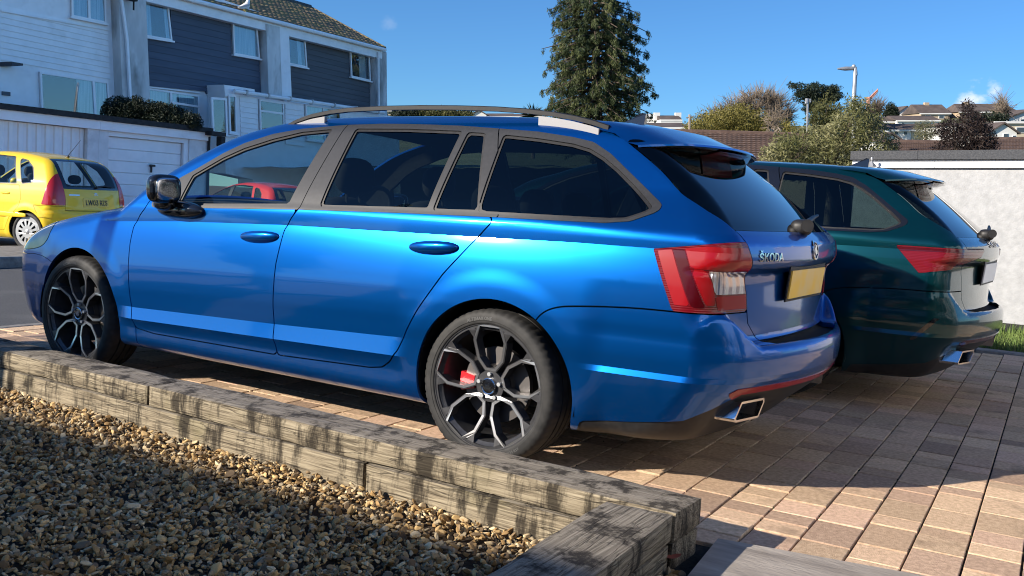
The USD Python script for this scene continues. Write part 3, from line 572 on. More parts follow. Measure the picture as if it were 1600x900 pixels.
def build_estate(name, label, loc, rz, P, spec, h, green=False):
    f = make_field(spec); car = thing(name, label, 'car', loc, rz, 'estate cars parked on the block driveway')
    M = surface(f, (-3.72, -1.0, .1), (1.26, h * 1.5, 1.55), h); M = clip(M, -M[0][:, 1] + 1e-7)
    ym = np.abs(M[0][:, 1]) < 1e-5; M[0][ym, 1] = 0
    for zc in (.372, .44, .90): M = crease(M, f, zc)
    for zc in (.452, .474):
        k = M[0][M[2]].mean(1); k = (k[:, 0] > .40) & (k[:, 2] < .56) & (k[:, 2] > .36); V_, N_, F_ = M; M = join([compact(V_, N_, F_[~k]), crease(compact(V_, N_, F_[k]), f, zc, lambda V: V[:, 2])])
    gap = .003
    both = lambda m: join([m, mirror(m)])
    arch = lambda V: np.minimum(np.hypot(V[:, 0] - .03, V[:, 2] - .316) - .362, np.hypot(V[:, 0] + 2.63, V[:, 2] - .316) - .366)
    # resample finer on the near side is not needed: the clip is exact
    dlo = poly_xz(DLO, 0, .02); glasses = [poly_xz(g, 0, .013) for g in (FGL, RGL, QGL, SGL)]
    yt = lambda V: np.interp(V[:, 2], [.50, .588, .66, .70, .77, .869, .964, 1.004, 1.068, 1.141, 1.208, 1.265, 1.344, 1.40], [.44, .47, .555, .566, .579, .625, .680, .690, .682, .649, .625, .608, .586, .57])
    ledge = lambda V: .590 + .115 * sstep(.50, .70, np.abs(V[:, 1]))
    tg = lambda V: np.minimum.reduce([yt(V) - np.abs(V[:, 1]), V[:, 0] - .36, V[:, 2] - ledge(V), 1.352 - V[:, 2]])
    xx = lambda V: V[:, 0] - spec['wc'] * V[:, 1] ** 2
    ws = lambda V: np.minimum.reduce([np.interp(xx(V), [-2.5, -1.5], [.745, .585]) - np.abs(V[:, 1]), xx(V) + 2.478, -1.515 - xx(V), V[:, 2] - .98])
    hood = lambda V: np.minimum.reduce([np.interp(xx(V), [-3.5, -2.5], [.60, .745]) - np.abs(V[:, 1]), xx(V) + 3.50, -2.50 - xx(V), V[:, 2] - .72])
    if not green:
        lamp = lambda V: np.minimum.reduce([V[:, 2] - .707, (.923 + (V[:, 0] - .665) * .152) - V[:, 2], ((V[:, 0] - .665) * .911 - (.923 - V[:, 2]) * .411), np.abs(V[:, 1]) - yt(V) - .004])
    else:
        run = lambda V: np.where(np.abs(V[:, 1]) > .74, V[:, 0], 1.0 + (.74 - np.abs(V[:, 1])))
        lamp = lambda V: np.minimum.reduce([(.945 + .0 * V[:, 0]) - V[:, 2], V[:, 2] - np.interp(run(V), [.60, .745, .95, 1.32, 1.4], [.95, .80, .84, .90, .95]), V[:, 0] - .5])
        tg0 = tg; tg = minf(tg0, neg(lamp, 0.0))
    bump = lambda V: np.minimum(polysd(smoothpoly(E_BUMP, 2), V[:, [0, 2]]), -tg(V))
    zd = lambda V: np.interp(V[:, 0], [.4, .424, .609, .807, .888, .977, 1.05], [.2, .248, .270, .300, .345, .408, .412])
    head, fb = poly_xz(E_HEAD, 2), (lambda V: polysd(smoothpoly(E_FBUMP, 2), V[:, [0, 2]]))
    A = cut(M, arch)
    B = cut(A, neg(dlo)); D = cut(A, dlo)
    windscreen = cut(B, ws); B = cut(B, neg(ws, .004))
    bonnet = cut(B, shrink(hood, gap)); B = cut(B, neg(hood, gap))
    gateglass = cut(B, tg, lambda V: V[:, 2] - 1.010); gate = cut(B, shrink(tg, gap), lambda V: 1.006 - V[:, 2])
    R = cut(B, neg(tg, gap)); lampm = cut(R, lamp); R = cut(R, neg(lamp, .001))
    bm = cut(R, shrink(bump, gap)); R = cut(R, neg(bump, gap))
    dif = cut(bm, lambda V: zd(V) - V[:, 2]); bm = cut(bm, lambda V: V[:, 2] - zd(V))
    refl = lambda V: np.minimum.reduce([V[:, 0] - .95, .024 - np.abs(V[:, 2] - zd(V) - .0) + 0 * V[:, 0], V[:, 2] - zd(V), .72 - np.abs(V[:, 1])])
    rf = cut(bm, refl); bm = cut(bm, neg(refl, .0005))
    hl = cut(R, head); R = cut(R, neg(head, gap)); fbm = cut(R, fb); R = cut(R, neg(fb, gap))
    d1, d2 = (poly_xz(q, 0, .02) for q in (DOOR1, DOOR2)); lowside = lambda V: np.minimum(1.05 - V[:, 2], np.abs(V[:, 1]) - .5)
    D1 = minf(d1, lowside); D2 = minf(d2, lowside)
    door1 = cut(R, shrink(D1, gap)); door2 = cut(R, shrink(D2, gap)); R = cut(cut(R, neg(D1, gap)), neg(D2, gap))
    wing = lambda V: np.minimum(-2.05 - V[:, 0], polysd(np.array([(-4, 2.0), (-2.0, 2.0)] + [(-2.085, .985)] + FGAP + [(-2.143, .304), (-2.15, 0.), (-4, 0)]), V[:, [0, 2]]))
    wingz = lambda V: np.minimum(wing(V), np.interp(V[:, 0], [-2.6, -2.09], [1.2, 1.0]) - V[:, 2])
    wg = cut(R, shrink(wingz, gap)); R = cut(R, neg(wingz, gap))
    rd = .013
    gate, bm, R, door1, door2, wg, bonnet, lampm, gateglass, dif, fbm, hl, windscreen = (tidy(q) for q in (gate, bm, R, door1, door2, wg, bonnet, lampm, gateglass, dif, fbm, hl, windscreen))
    body = part('body_shell', both(rim(R, rd)), P, car)
    part('roof_lining', both(offset(cut(A, *[neg(g) for g in glasses], neg(ws), neg(tg)), -.024)), interior_m, car)
    part('bonnet', both(rim(bonnet, rd)), P, car)
    gate_o = part('tailgate', both(rim(gate, rd)), P, car)
    part('gate_lining', both(offset(cut(B, tg, lambda V: 1.0 - V[:, 2]), -.024)), interior_m, gate_o)
    part('rear_window', both(offset(gateglass, -.004)), glass_rear, gate_o)
    rb = part('rear_bumper', both(rim(bm, .02)), P, car)
    part('diffuser', both(rim(offset(dif, -.004), .03)), black_plastic, rb)
    part('windscreen', both(offset(windscreen, -.004)), glass_front, car)
    fbo = part('front_bumper', both(rim(fbm, .02)), P, car)
    sides = ((lambda m: m), mirror)
    split = lambda m, *fs: cut(m, *fs)
    bl = lambda P_: (lambda V: polysd(np.array(P_), V[:, [0, 2]]))
    front_zone = bl([(-3, .5), (-3, 2)] + [(-.97, 2), (-.978, 1.45)] + BGAP[:3] + [(-1.15, .5)])
    mid_zone = bl([(-1.15, .5)] + BGAP[2::-1] + [(-.978, 1.45), (-.97, 2), (-.13, 2), (-.13, 1.42)] + DGAP[:3] + [(-.1, .5)])
    rear_zone = bl([(-.1, .5)] + DGAP[2::-1] + [(-.13, 1.42), (-.13, 2), (2, 2), (2, .5)])
    notglass = [neg(g, .001) for g in glasses]
    trim = [cut(D, shrink(z, .0022), *notglass) for z in (front_zone, mid_zone, rear_zone)]
    gl = [cut(D, g) for g in glasses]
    tm = trim_m if not green else black_gloss
    for s, fn in enumerate(sides):
        dr1 = part('front_door', fn(rim(door1, rd)), P, car); dr2 = part('rear_door', fn(rim(door2, rd)), P, car)
        part('wing', fn(rim(wg, rd)), P, car)
        for tr, o in zip(trim, (dr1, dr2, body)): part('window_trim', fn(rim(offset(tr, .0025), .016)), tm, o)
        for g, o, mt in zip(gl, (dr1, dr2, dr2, body), (glass_front if not green else glass_dark, glass_dark, glass_dark, glass_dark)):
            part('side_window', fn(offset(g, -.006)), mt, o)
            ring = clip(offset(g, -.003), .010 - np.minimum.reduce([np.abs(q(g[0])) for q in glasses])); part('window_seal', fn(ring), black_plastic, o)
        for o, cx, cz in ((dr1, -1.275, .838), (dr2, -.28, .862)):
            hm = blob((-.122, -.026, -.028), (.122, .026, .024), 3, 2.4); v = hm.vertices; v[:, 2] += v[:, 0] * .065 + .10 * v[:, 0] ** 2 * 0; v[:, 1] -= .006 * (1 - (v[:, 0] / .117) ** 2)
            yy = -.882; v += np.array([cx, yy, cz]); hm.vertices = v if s == 0 else v * [1, -1, 1]
            if s: hm.invert()
            part('handle', hm, P, o, smooth=60)
            cup = blob((cx - .06, -.8835, cz - .034), (cx + .055, -.862, cz + .014), 2, 2.2); cup.vertices = cup.vertices * ([1, 1, 1] if s == 0 else [1, -1, 1]); part('handle_recess', cup, black_plastic, o, smooth=60)
        # door mirror
        k = np.array([1, 1 - 2 * s, 1])
        def put(m):
            v = m.vertices
            if s == 0: v[:, 0] += -.10 * (v[:, 1] + .9) * -1.0
            else:   # folded against the door
                v = np.column_stack([-1.94 + (-.90 - v[:, 1]) * .95, -.945 + (v[:, 0] + 1.95) * .4, v[:, 2] - .03])
            m.vertices = v * k
            if s: m.fix_normals()
            return m
        mo = part('door_mirror', put(blob((-1.870, -1.052, .958), (-1.800, -.885, 1.098), 3, 3.4)), black_gloss, dr1, smooth=60)
        part('mirror_glass', put(blob((-1.812, -1.036, .974), (-1.794, -.906, 1.082), 2, 4.0)), chrome, dr1, smooth=60)
        arm = blob((-1.99, -.925, .885), (-1.67, -.83, .972), 3, 2.2); arm = cat_([arm, blob((-1.95, -.97, .92), (-1.83, -.86, 1.0), 2)]); arm.vertices = arm.vertices * k; part('mirror_foot', arm, black_gloss, dr1, smooth=60)
        # lamps
        if not green:
            lo = part('tail_lamp', fn(rim(offset(lampm, .002), .03)), lens_red, car)
            V0 = lampm[0]; u = lambda V: (V[:, 0] - .665) / .30 + np.where(np.abs(V[:, 1]) < .8, 0, 0) + np.clip(.80 - np.abs(V[:, 1]), 0, 1) * 1.6
            # the lens is read from front edge (0) to tailgate edge (about 1.2)
            U = lambda V: np.clip((V[:, 0] - .665 - (.923 - V[:, 2]) * .45), -1, 2) * 1.35 + np.clip(.79 - np.abs(V[:, 1]), 0, 1) * 1.75
            seg = lambda a, b, c, d: (lambda V: np.minimum.reduce([U(V) - a, b - U(V), V[:, 2] - c, d - V[:, 2]]))
            for nm, a, b, c, d, mt, of in (('reversing_lens', .235, .665, .775, .858, lens_clear, .0045), ('lens_segment', .165, .665, .864, .945, lens_bright, .0035), ('lens_segment', .165, .229, .735, .862, lens_bright, .0035), ('fog_lens', .235, .665, .718, .769, lens_bright, .0035), ('lens_segment', .02, .095, .73, .935, lens_bright, .003), ('lens_segment', .10, .158, .725, .935, lens_deep, .003)):
                q = cut(lampm, seg(a, b, c, d), shrink(lamp, .008))
                if len(q[2]) > 3: part(nm, fn(rim(offset(q, of), .003)), mt, lo)
        else:
            lo = part('tail_lamp', fn(rim(offset(lampm, .003), .03)), lens_red, car)
            q = cut(lampm, lambda V: np.minimum.reduce([V[:, 2] - np.interp(run(V), [.62, .95, 1.32], [.915, .925, .93]), .94 - V[:, 2]])); part('lens_segment', fn(rim(offset(q, .005), .003)), lens_deep, lo)
            sc = cut(bm, lambda V: np.minimum.reduce([.015 - np.abs((V[:, 0] - .80) - (V[:, 2] - .50) * .9) + 0, V[:, 2] - .43, .56 - V[:, 2], np.abs(V[:, 1]) - .6])); 
            if len(sc[2]): part('bumper_slot', fn(offset(sc, .003)), black_gloss, rb)
        part('reflector', fn(rim(offset(rf, .003), .008)), lens_bright if not green else lens_deep, rb)
        part('headlamp', fn(rim(offset(hl, .002), .02)), material_once('headlamp_lens', lambda: simple('headlamp_lens', (.035, .037, .042), .12, metallic=.2, coat=1.0)), car)
        # exhaust: a flattened slanted trapezoid tube
        oc = np.array([(-.085, -.024), (-.060, .034), (.085, .034), (.090, .022), (.070, -.032), (-.075, -.032)]) * ([1, 1] if s == 0 else [-1, 1])
        outer = Polygon(oc).buffer(.006); inner = Polygon(oc).buffer(-.003)
        e = prism(outer.difference(inner), -.10, 0, (1, 2, 0)); V = e.vertices; V[:, 0] += .12 * V[:, 2]; V += np.array([.985, (-.56 if s == 0 else .56), .335]); V[:, 0] += -.25 * (np.abs(V[:, 1]) - .56) ; e.vertices = V
        ex = part('exhaust_tip', e, chrome, car)
        e = prism(Polygon(oc), -.10, -.06, (1, 2, 0)); e.vertices = e.vertices * [1, .9, .9] + np.array([.98, (-.56 if s == 0 else .56), .335]); part('exhaust_inside', e, black_plastic, ex)
        # roof rail
        X = np.array([-1.42, -1.34, -1.25, -1.12, -1.0, -.8, -.6, -.4, -.2, -.05, .08, .18, .26, .33]); Z = np.interp(X, [-1.42, -1.34, -1.25, -1.12, -1.0, -.8, -.6, -.4, -.2, -.05, .08, .18, .26, .33], [1.362, 1.392, 1.415, 1.434, 1.444, 1.4515, 1.4545, 1.4535, 1.449, 1.441, 1.429, 1.414, 1.397, 1.377])
        Y = -np.interp(X, [-1.42, -1.0, -.3, .33], [.585, .605, .600, .565]); pts = np.stack([X, Y, Z], 1)
        sec = np.array([(-.015, -.007), (-.012, .010), (0, .014), (.012, .010), (.015, -.007)]); V = []
        for i, q in enumerate(pts): V += [q + np.array([0, a, b]) for a, b in sec]
        n = len(sec); F = [[i * n + j, (i + 1) * n + j, (i + 1) * n + (j + 1) % n, i * n + (j + 1) % n] for i in range(len(pts) - 1) for j in range(n)]
        F = np.array(F); rl = trimesh.Trimesh(np.array(V) * k, np.vstack([F[:, [0, 1, 2]], F[:, [0, 2, 3]]]), process=False)
        ro = None if green else part('roof_rail', rl, grey_plastic if not green else black_plastic, car, smooth=40)
        for x0, x1 in ((-1.40, -1.16), (.02, .30)) if not green else ():
            xs = np.linspace(x0, x1, 8); top = np.interp(xs, X, Z) - .012; low = np.array([f_top(f, x, .59) for x in xs]) - .015
            low = np.minimum(low, top - .002); pg = np.vstack([np.stack([xs, top], 1), np.stack([xs, low], 1)[::-1]])
            if x0 < 0: pg = pg[[i for i in range(len(pg)) if True]]
            fm = prism(Polygon(pg).buffer(0), -.603, -.583, (0, 2, 1)); fm.vertices = fm.vertices * k; part('rail_foot', fm, rail_foot_m if not green else black_plastic, ro)
        wheel(car, (0, -.757 + 1.514 * s, .316), -1 + 2 * s, text='rear'); wheel(car, (-2.68, -.757 + 1.514 * s, .316), -1 + 2 * s)
        for ax in (0.03, -2.63):
            th = np.linspace(-.15, np.pi + .15, 40); pr = []
            for y in (-.86, -.45): pr.append(np.stack([ax + .372 * np.cos(th), np.full(40, y), .316 + .372 * np.sin(th)], 1))
            V = np.vstack(pr) * k; i = np.arange(39); F = np.vstack([np.stack([i, i + 1, i + 41], 1), np.stack([i, i + 41, i + 40], 1)])
            disc = np.vstack([[[ax, -.45, .316]], pr[1]]) * k; F2 = np.stack([np.zeros(39, int), i + 1, i + 2], 1) + len(V)
            part('arch_liner', trimesh.Trimesh(np.vstack([V, disc]), np.vstack([F, F2]), process=False), black_plastic, car)
    part('underbody', cat_([tbox((-2.2, -.80, .20), (-.42, .80, .28)), tbox((-3.3, -.45, .20), (.60, .45, .30)), tbox((.44, -.70, .28), (.70, .70, .33))]), black_plastic, car)
    part('silencer', blob((.45, -.62, .19), (.85, .30, .31), 2, 3.5), noisy('rusty_steel_%s' % ('g' if green else 'b'), (.10, .06, .035), (.22, .15, .09), 20, .7), car, smooth=50)
    part('floor', tbox((-2.3, -.66, .29), (.55, .66, .36)), interior_m, car)
    part('dashboard', cat_([blob((-2.45, -.74, .78), (-1.85, .74, .985), 2, 3.0), blob((-2.05, .22, .93), (-1.83, .52, 1.01), 2)]), interior_m, car, smooth=50)
    part('grille', tbox((-3.585, -.45, .50), (-3.52, .45, .70), .015), black_gloss, fbo)
    th = np.linspace(0, 2 * np.pi, 28); c = np.array([-1.68, .37, .93]); part('steering_wheel', tube([c + .185 * np.array([-.42 * math.sin(a) * -1, math.cos(a), math.sin(a) * .9]) for a in th], .014, 8, False), interior_m, car, smooth=60)
    seats(car)
    part('load_cover', tbox((-.25, -.62, .86), (.62, .62, .88), .004), interior_m, car)
    part('bonnet_rear_plenum', tbox((-2.62, -.66, .88), (-2.42, .66, .955)), black_plastic, car) if False else None
    # spoiler over the rear window
    ys = np.linspace(-.592, .592, 49); secs = []
    for y in ys:
        a = abs(y) / .592; e = max(0, (a - .72) / .28) ** 2; xt = .685 - .115 * a * a - .10 * e; zt = 1.342 - .018 * a * a - .012 * e
        rz0 = f_top(f, .20, y) + .002
        secs.append([(.20, rz0), (.20 + .3 * (xt - .2), rz0 * .93 + zt * .07 - .001), (.20 + .62 * (xt - .2), .6 * rz0 + .4 * zt + .004), (xt - .05, zt + .011), (xt, zt), (xt + .002, zt - .008), (xt - .012, zt - .016), (xt - .05 - .02 * a, zt - .030), (.50 - .07 * a, 1.292 + .022 * a), (.42 - .08 * a, 1.30 + .03 * a)])
    S = np.array(secs); n = S.shape[1]
    def strip(i0, i1, ya, yb, dy=0.0, out=0.0):
        ii = [i for i in range(len(ys)) if ya <= ys[i] <= yb]; V = np.array([[S[i, j, 0] + out, ys[i], S[i, j, 1] - out * .6] for i in ii for j in range(i0, i1 + 1)]); w = i1 - i0 + 1
        F = np.array([[a * w + b, a * w + b + 1, (a + 1) * w + b + 1, (a + 1) * w + b] for a in range(len(ii) - 1) for b in range(w - 1)])
        return trimesh.Trimesh(V, np.vstack([F[:, [0, 1, 2]], F[:, [0, 2, 3]]]), process=False)
    sp = part('spoiler', strip(0, 5, -1, 1), P, gate_o, smooth=50)
    part('spoiler_underside', strip(5, 9, -1, 1), black_gloss, gate_o, smooth=35)
    part('brake_lamp', strip(6, 8, -.20, .18, out=.006), lens_red, gate_o)
    fin = prism(Polygon([(-.06, -.02), (.10, -.02), (.105, .055), (.085, .06), (.04, .035), (-.02, .004)]), -.014, .014, (0, 2, 1)); V = fin.vertices; V[:, 1] *= np.where(V[:, 2] > .03, .35, 1.3); V += np.array([.13, 0, f_top(f, .15, 0.0)]); fin.vertices = V; part('roof_aerial', fin, black_gloss, car, smooth=20)
    # wiper, plate, lettering, emblem
    wz = 1.02; wx = float(surf_x(f, np.array([0.0]), np.array([wz]), .3, 1.4)[0])
    part('rear_wiper', cat_([blob((wx - .03, -.075, wz - .03), (wx + .055, .03, wz + .04), 3, 2.6), tube([(wx + .03, -.03, wz + .01), (wx + .05, -.075, wz + .015)], [.022, .026], 14), tube([(wx + .02, 0, wz + .02), (wx - .01, .25, wz + .05), (wx - .03, .40, wz + .06)], [.014, .010, .006], 8)]), black_plastic, gate_o, smooth=50)
    px0 = float(surf_x(f, np.array([0.0]), np.array([.74]), .3, 1.4)[0]) + .012; pxt = float(surf_x(f, np.array([0.0]), np.array([.85]), .3, 1.4)[0]) + .012
    pl = sbox(-.26, 0, .26, .113); m = prism(pl, 0, .006, (1, 2, 0)); t = (pxt - px0) / .11; V = m.vertices; V[:, 0] += px0 + t * V[:, 2]; V[:, 2] += .742; m.vertices = V; part('number_plate', m, plate_m if not green else plate_w, gate_o)
    m = prism(sbox(-.275, -.012, .275, .135), -.006, 0, (1, 2, 0)); V = m.vertices; V[:, 0] += px0 + t * V[:, 2]; V[:, 2] += .742; m.vertices = V; part('plate_surround', m, black_plastic, gate_o)
    if not green:
        rear_text(f, 'ŠKODA', .031, -.60, .897, chrome, gate_o, width=.205)
        em = surf_x(f, np.array([0.0]), np.array([.935]), .3, 1.4)[0]
        def on_gate(m):
            V = m.vertices; V[:, 0] += surf_x(f, V[:, 1], np.clip(V[:, 2], .88, .985), .3, 1.4); m.vertices = V; return m
        c2 = affinity.translate(Point(0, 0).buffer(.040, 24), 0, .935)
        part('emblem_ring', on_gate(prism(c2.difference(affinity.translate(Point(0, 0).buffer(.033, 24), 0, .935)), .001, .006, (1, 2, 0))), chrome, gate_o)
        part('emblem_disc', on_gate(prism(affinity.translate(Point(0, 0).buffer(.033, 24), 0, .935), .001, .003, (1, 2, 0))), black_gloss, gate_o)
        e = affinity.scale(Polygon([(-.014, -.006), (-.004, -.012), (.012, -.009), (.016, .002), (.008, .0), (.011, .011), (.0, .016), (-.003, .004), (-.012, .009)]), 1.6, 1.6, origin=(0, 0))
        part('emblem_figure', on_gate(prism(affinity.translate(e, 0, .935), .003, .006, (1, 2, 0))), chrome, gate_o)
        rear_text(f, 'RS', .026, .50, .897, chrome, gate_o)
    else:
        rear_text(f, 'ŠKODA', .034, -.22, .955, black_gloss, gate_o, width=.44)
    return car, f
_mats = {}
def material_once(name, fn):
    if name not in _mats: _mats[name] = fn()
    return _mats[name]
def f_top(f, x, y):
    lo, hi = .9, 1.6
    for _ in range(40):
        mid = (lo + hi) / 2
        if f(np.array([x]), np.array([y]), np.array([mid]))[0] < 0: lo = mid
        else: hi = mid
    return lo
blue_car, blue_f = build_estate('estate_car', 'bright blue estate car with grey window trim and black roof rails, nearest on the driveway', None, 0, blue_paint, OCT, .0145)
# ---------------- ground ----------------
moss_m = noisy('joint_moss', (.010, .011, .005), (.04, .042, .014), 60, 1.0)
def leaves_flat(C, s, seed):
    r = np.random.default_rng(seed); n = len(C); a = r.uniform(0, 6.28, n); L = s * r.uniform(.5, 1.5, n); V = np.stack([C + np.column_stack([L * np.cos(a + b), L * np.sin(a + b), z * L]) for b, z in ((0, 0), (2.1, .6), (4.2, 1.2))], 1); return V.reshape(-1, 3), None, np.arange(3 * n).reshape(-1, 3)
A_P = -.0284908; PX = np.array([math.cos(A_P), -math.sin(A_P)]); PY = np.array([math.sin(A_P), math.cos(A_P)])
def sheet(pts, z): 
    g = Polygon(pts); V, F = trimesh.creation.triangulate_polygon(g, engine='earcut'); return trimesh.Trimesh(np.column_stack([V, np.full(len(V), z)]), F, process=False)
GZ = -.045
part('ground', tbox((-400, -120, -1.2), (400, 700, -.30)), soil_m, kind='structure')
part('road', tbox((-8.62, -40, -.29), (-4.42, 60, -.035)), asphalt_m, kind='structure')
part('road_edge_kerb', tbox((-4.418, -40, -.29), (-4.322, 60, -.004), .01), kerb_m, kind='structure')
part('pavement', tbox((-10.3, -40, -.29), (-8.75, 60, .085)), concrete_m, kind='structure')
part('far_kerb', tbox((-8.748, -40, -.29), (-8.622, 60, .09), .015), kerb_m, kind='structure')
part('forecourt', tbox((-24, -40, -.295), (-10.302, 60, -.12)), concrete_m, kind='structure')
S1, S0 = np.array([1.052, -1.193]), np.array([-3.03, -1.074]); SD = (S1 - S0) / np.linalg.norm(S1 - S0); SN = np.array([SD[1], -SD[0]])
ST = .168
def sline(t, w): return S1 + SD * t + SN * w      # t along the long wall from its corner, w towards the gravel
drive = part('driveway', prism(sbox(-4.32, -4.5, 7.5, 5.08).difference(Polygon([sline(-9, .1), sline(-.08, .1), sline(-.08, 6), sline(-9, 6)])), -.29, -.012), joint_m, kind='structure')
part('gravel_bed', sheet([sline(-9, .1), sline(0, .1), sline(0, 4.5), sline(-9, 4.5)], GZ - .03), soil_m, kind='structure')
# pavers, one by one where the photograph shows them largest
ROW0 = .936; PW = .163
def paver(x0, x1, y0, y1, z, tilt):
    g = .0036; b = .0018; lo = np.array([x0 + g, y0 + g * 1.25]); hi = np.array([x1 - g, y1 - g * 1.25]); V = []
    for zz, i in ((-.03, 0), (z - b, 0), (z, b)):
        for sx, sy in ((0, 0), (1, 0), (1, 1), (0, 1)):
            p = np.array([(lo, hi)[sx][0] + (i if sx == 0 else -i), (lo, hi)[sy][1] + (i if sy == 0 else -i)])
            q = PX * p[0] + PY * p[1]; V.append([q[0], q[1], zz + (tilt[0] * (p[0] - lo[0]) + tilt[1] * (p[1] - lo[1]) if zz > -.02 else 0)])
    F = []
    for l in (0, 4):
        for k in range(4):
            a, c = l + k, l + (k + 1) % 4; F += [[a, c, c + 4], [a, c + 4, a + 4]]
    F += [[8, 9, 10], [8, 10, 11]]
    return np.array(V), np.array(F)
back_edge = LineString([tuple(sline(-9, -.01)), tuple(sline(0, -.01))])
slab_px = [(1122, 841), (1338, 880), (1660, 938), (1400, 1100), (960, 1040)]
slab_pts = [tuple(on(p, 2, .03)[:2]) for p in slab_px]
slab_poly = Polygon(slab_pts).buffer(.006)
wall_poly = Polygon([sline(-9, -.012), sline(.012, -.012), sline(.012, 4), sline(-9, 4)])
pav = []
pr = np.random.default_rng(3)
for i in range(-34, 42):
    x0 = ROW0 + i * PW; y = -2.4 + pr.random() * .2; last = None
    while y < 5.2:
        L = pr.choice([p_ for p_ in (.122, .164, .248) if p_ != last or pr.random() < .5]); last = L
        c = PX * (x0 + PW / 2) + PY * (y + L / 2)
        if -4.30 < c[0] < 7.4 and y + L < 5.07 and c[1] > -2.4:
            r = Polygon([PX * a + PY * b for a, b in ((x0, y), (x0 + PW, y), (x0 + PW, y + L), (x0, y + L))])
            if not (r.intersects(wall_poly) or slab_poly.contains(r.centroid)): pav.append((x0, x0 + PW, y, y + L, c, r))
        y += L
def visible(c):
    d = np.array([c[0], c[1], 0]) - EYE; z = d @ FWD; px = 800 + FPX * (d @ RIGHT) / max(z, .1), 450 - FPX * (d @ UP) / max(z, .1)
    inside = z > .3 and -30 < px[0] < 1630 and px[1] < 930
    under = -3.4 < c[0] < .95 and -.50 < c[1] < .8 or (-3.0 < c[0] < .9 and c[1] > .8)
    return inside and not under, z
order = sorted(range(len(pav)), key=lambda k: (not visible(pav[k][4])[0], visible(pav[k][4])[1]))
rest = [[], [], [], []]
for q, k in enumerate(order):
    x0, x1, y0, y1, c, r = pav[k]; tone = int(pr.choice(4, p=[.34, .3, .2, .16])); z = float(pr.normal(0, .0013))
    if r.intersects(slab_poly) and r.difference(slab_poly).area < .3 * r.area: continue
    V, F = paver(x0, x1, y0, y1, z, pr.normal(0, .006, 2))
    if q < 296: part('paver', trimesh.Trimesh(V, F, process=False), paver_m[tone], drive)
    else: rest[tone].append((V, F))
for tone in range(4):
    o = 0; Vs, Fs = [], []
    for V, F in rest[tone]: Vs.append(V); Fs.append(F + o); o += len(V)
    m = part('further_pavers', (np.vstack(Vs), None, np.vstack(Fs)), paver_m[tone], drive, kind='stuff')
for i in range(26):
    x = -4.3 + i * .46; q = tbox((x, 5.082, -.1), (x + .452, 5.22, .02), .008); part('edging_stone', q, kerb_m, drive)
sl = prism(Polygon(slab_pts), -.05, .03); slab = thing('stone_slab', 'large dark grey stone slab set beside the corner of the timber edging', 'stone slab'); part('slab', sl, slab_m, slab)
n = 9000; mi = pr.integers(0, len(pav), n); C = []
for k in mi:
    x0, x1, y0, y1, c, r = pav[k]; t = pr.random(); q = PX * (x0 if pr.random() < .75 else x0 + (x1 - x0) * t) + PY * (y0 + (y1 - y0) * t)
    if meshkit.noise(np.array([q[0] * 2.3, q[1] * 2.3, 7.0])) > .42: C.append((q[0] + pr.normal(0, .0013), q[1] + pr.normal(0, .003), -.008))
V, _, F = leaves_flat(np.array(C), .006, 5)
part('joint_moss', (V, None, F), moss_m, drive, kind='stuff')
# ---------------- railway sleepers ----------------
def sleeper(name, label, p0, p1, w, z0, z1, axis, seed, loose=0.0):
    """beam between ground points p0 and p1 (its back edge), width w towards its right-hand side"""
    p0, p1 = np.array(p0, float), np.array(p1, float); d = p1 - p0; L = np.linalg.norm(d); d /= L; n = np.array([d[1], -d[0]]); r = np.random.default_rng(seed)
    nx, ny, nz = max(2, int(L / .03)), 8, 5; V = []; b = .008
    us, vs, ws_ = np.linspace(0, L, nx), np.linspace(0, w, ny), np.linspace(z0, z1, nz)
    m = trimesh.creation.box((1, 1, 1)); 
    faces = []; verts = []
    def grid(A, B, fn, flip):
        i0 = len(verts); verts.extend([fn(a, b_) for a in A for b_ in B]); n2 = len(B)
        for i in range(len(A) - 1):
            for j in range(n2 - 1):
                q = [i0 + i * n2 + j, i0 + (i + 1) * n2 + j, i0 + (i + 1) * n2 + j + 1, i0 + i * n2 + j + 1]
                if flip: q = q[::-1]
                faces.extend([[q[0], q[1], q[2]], [q[0], q[2], q[3]]])
    grid(us, vs, lambda a, c: (a, c, z1), True); grid(us, vs, lambda a, c: (a, c, z0), False)
    grid(us, ws_, lambda a, c: (a, 0, c), True); grid(us, ws_, lambda a, c: (a, w, c), False)
    grid(vs, ws_, lambda a, c: (0, a, c), False); grid(vs, ws_, lambda a, c: (L, a, c), True)
    V = np.array(verts, float)
    c = np.array([L / 2, w / 2, (z0 + z1) / 2]); hw = np.array([L / 2, w / 2, (z1 - z0) / 2])
    rel = np.abs(V - c) - (hw - .012); k = np.clip(rel / .012, 0, 1); e = np.clip(k.sum(1) - 1, 0, 1)
    dirs = np.sign(V - c) * (k > 0)
    s = meshkit.fbm(np.column_stack([V[:, 0] * 5 + seed, V[:, 1] * 40, V[:, 2] * 40]), 4, seed) - .5
    s2 = meshkit.fbm(V * 3 + seed, 3, seed + 5) - .5
    V = V - dirs * e[:, None] * (.0045 + .007 * np.abs(s)[:, None]) + dirs * (s * .005 + s2 * .008)[:, None] * np.array([.4, 1, 1])
    W = np.column_stack([p0[0] + d[0] * V[:, 0] + n[0] * V[:, 1], p0[1] + d[1] * V[:, 0] + n[1] * V[:, 1], V[:, 2]])
    t = thing('railway_sleeper', label, 'sleeper', None, group='railway sleepers edging the gravel bed')
    part('beam', trimesh.Trimesh(W, faces, process=True), timber('old_timber_%s' % name, (seed * 1.7, seed * .9, seed * .33), axis), t, smooth=40)
    return t
J_top = -float(np.dot(on((228, 602), 2, ST)[:2] - S1, -SD)); J_low = -float(np.dot(on((572, 728), 1, -1.36)[:2] - S1, -SD))
W0 = .212; zm = .072
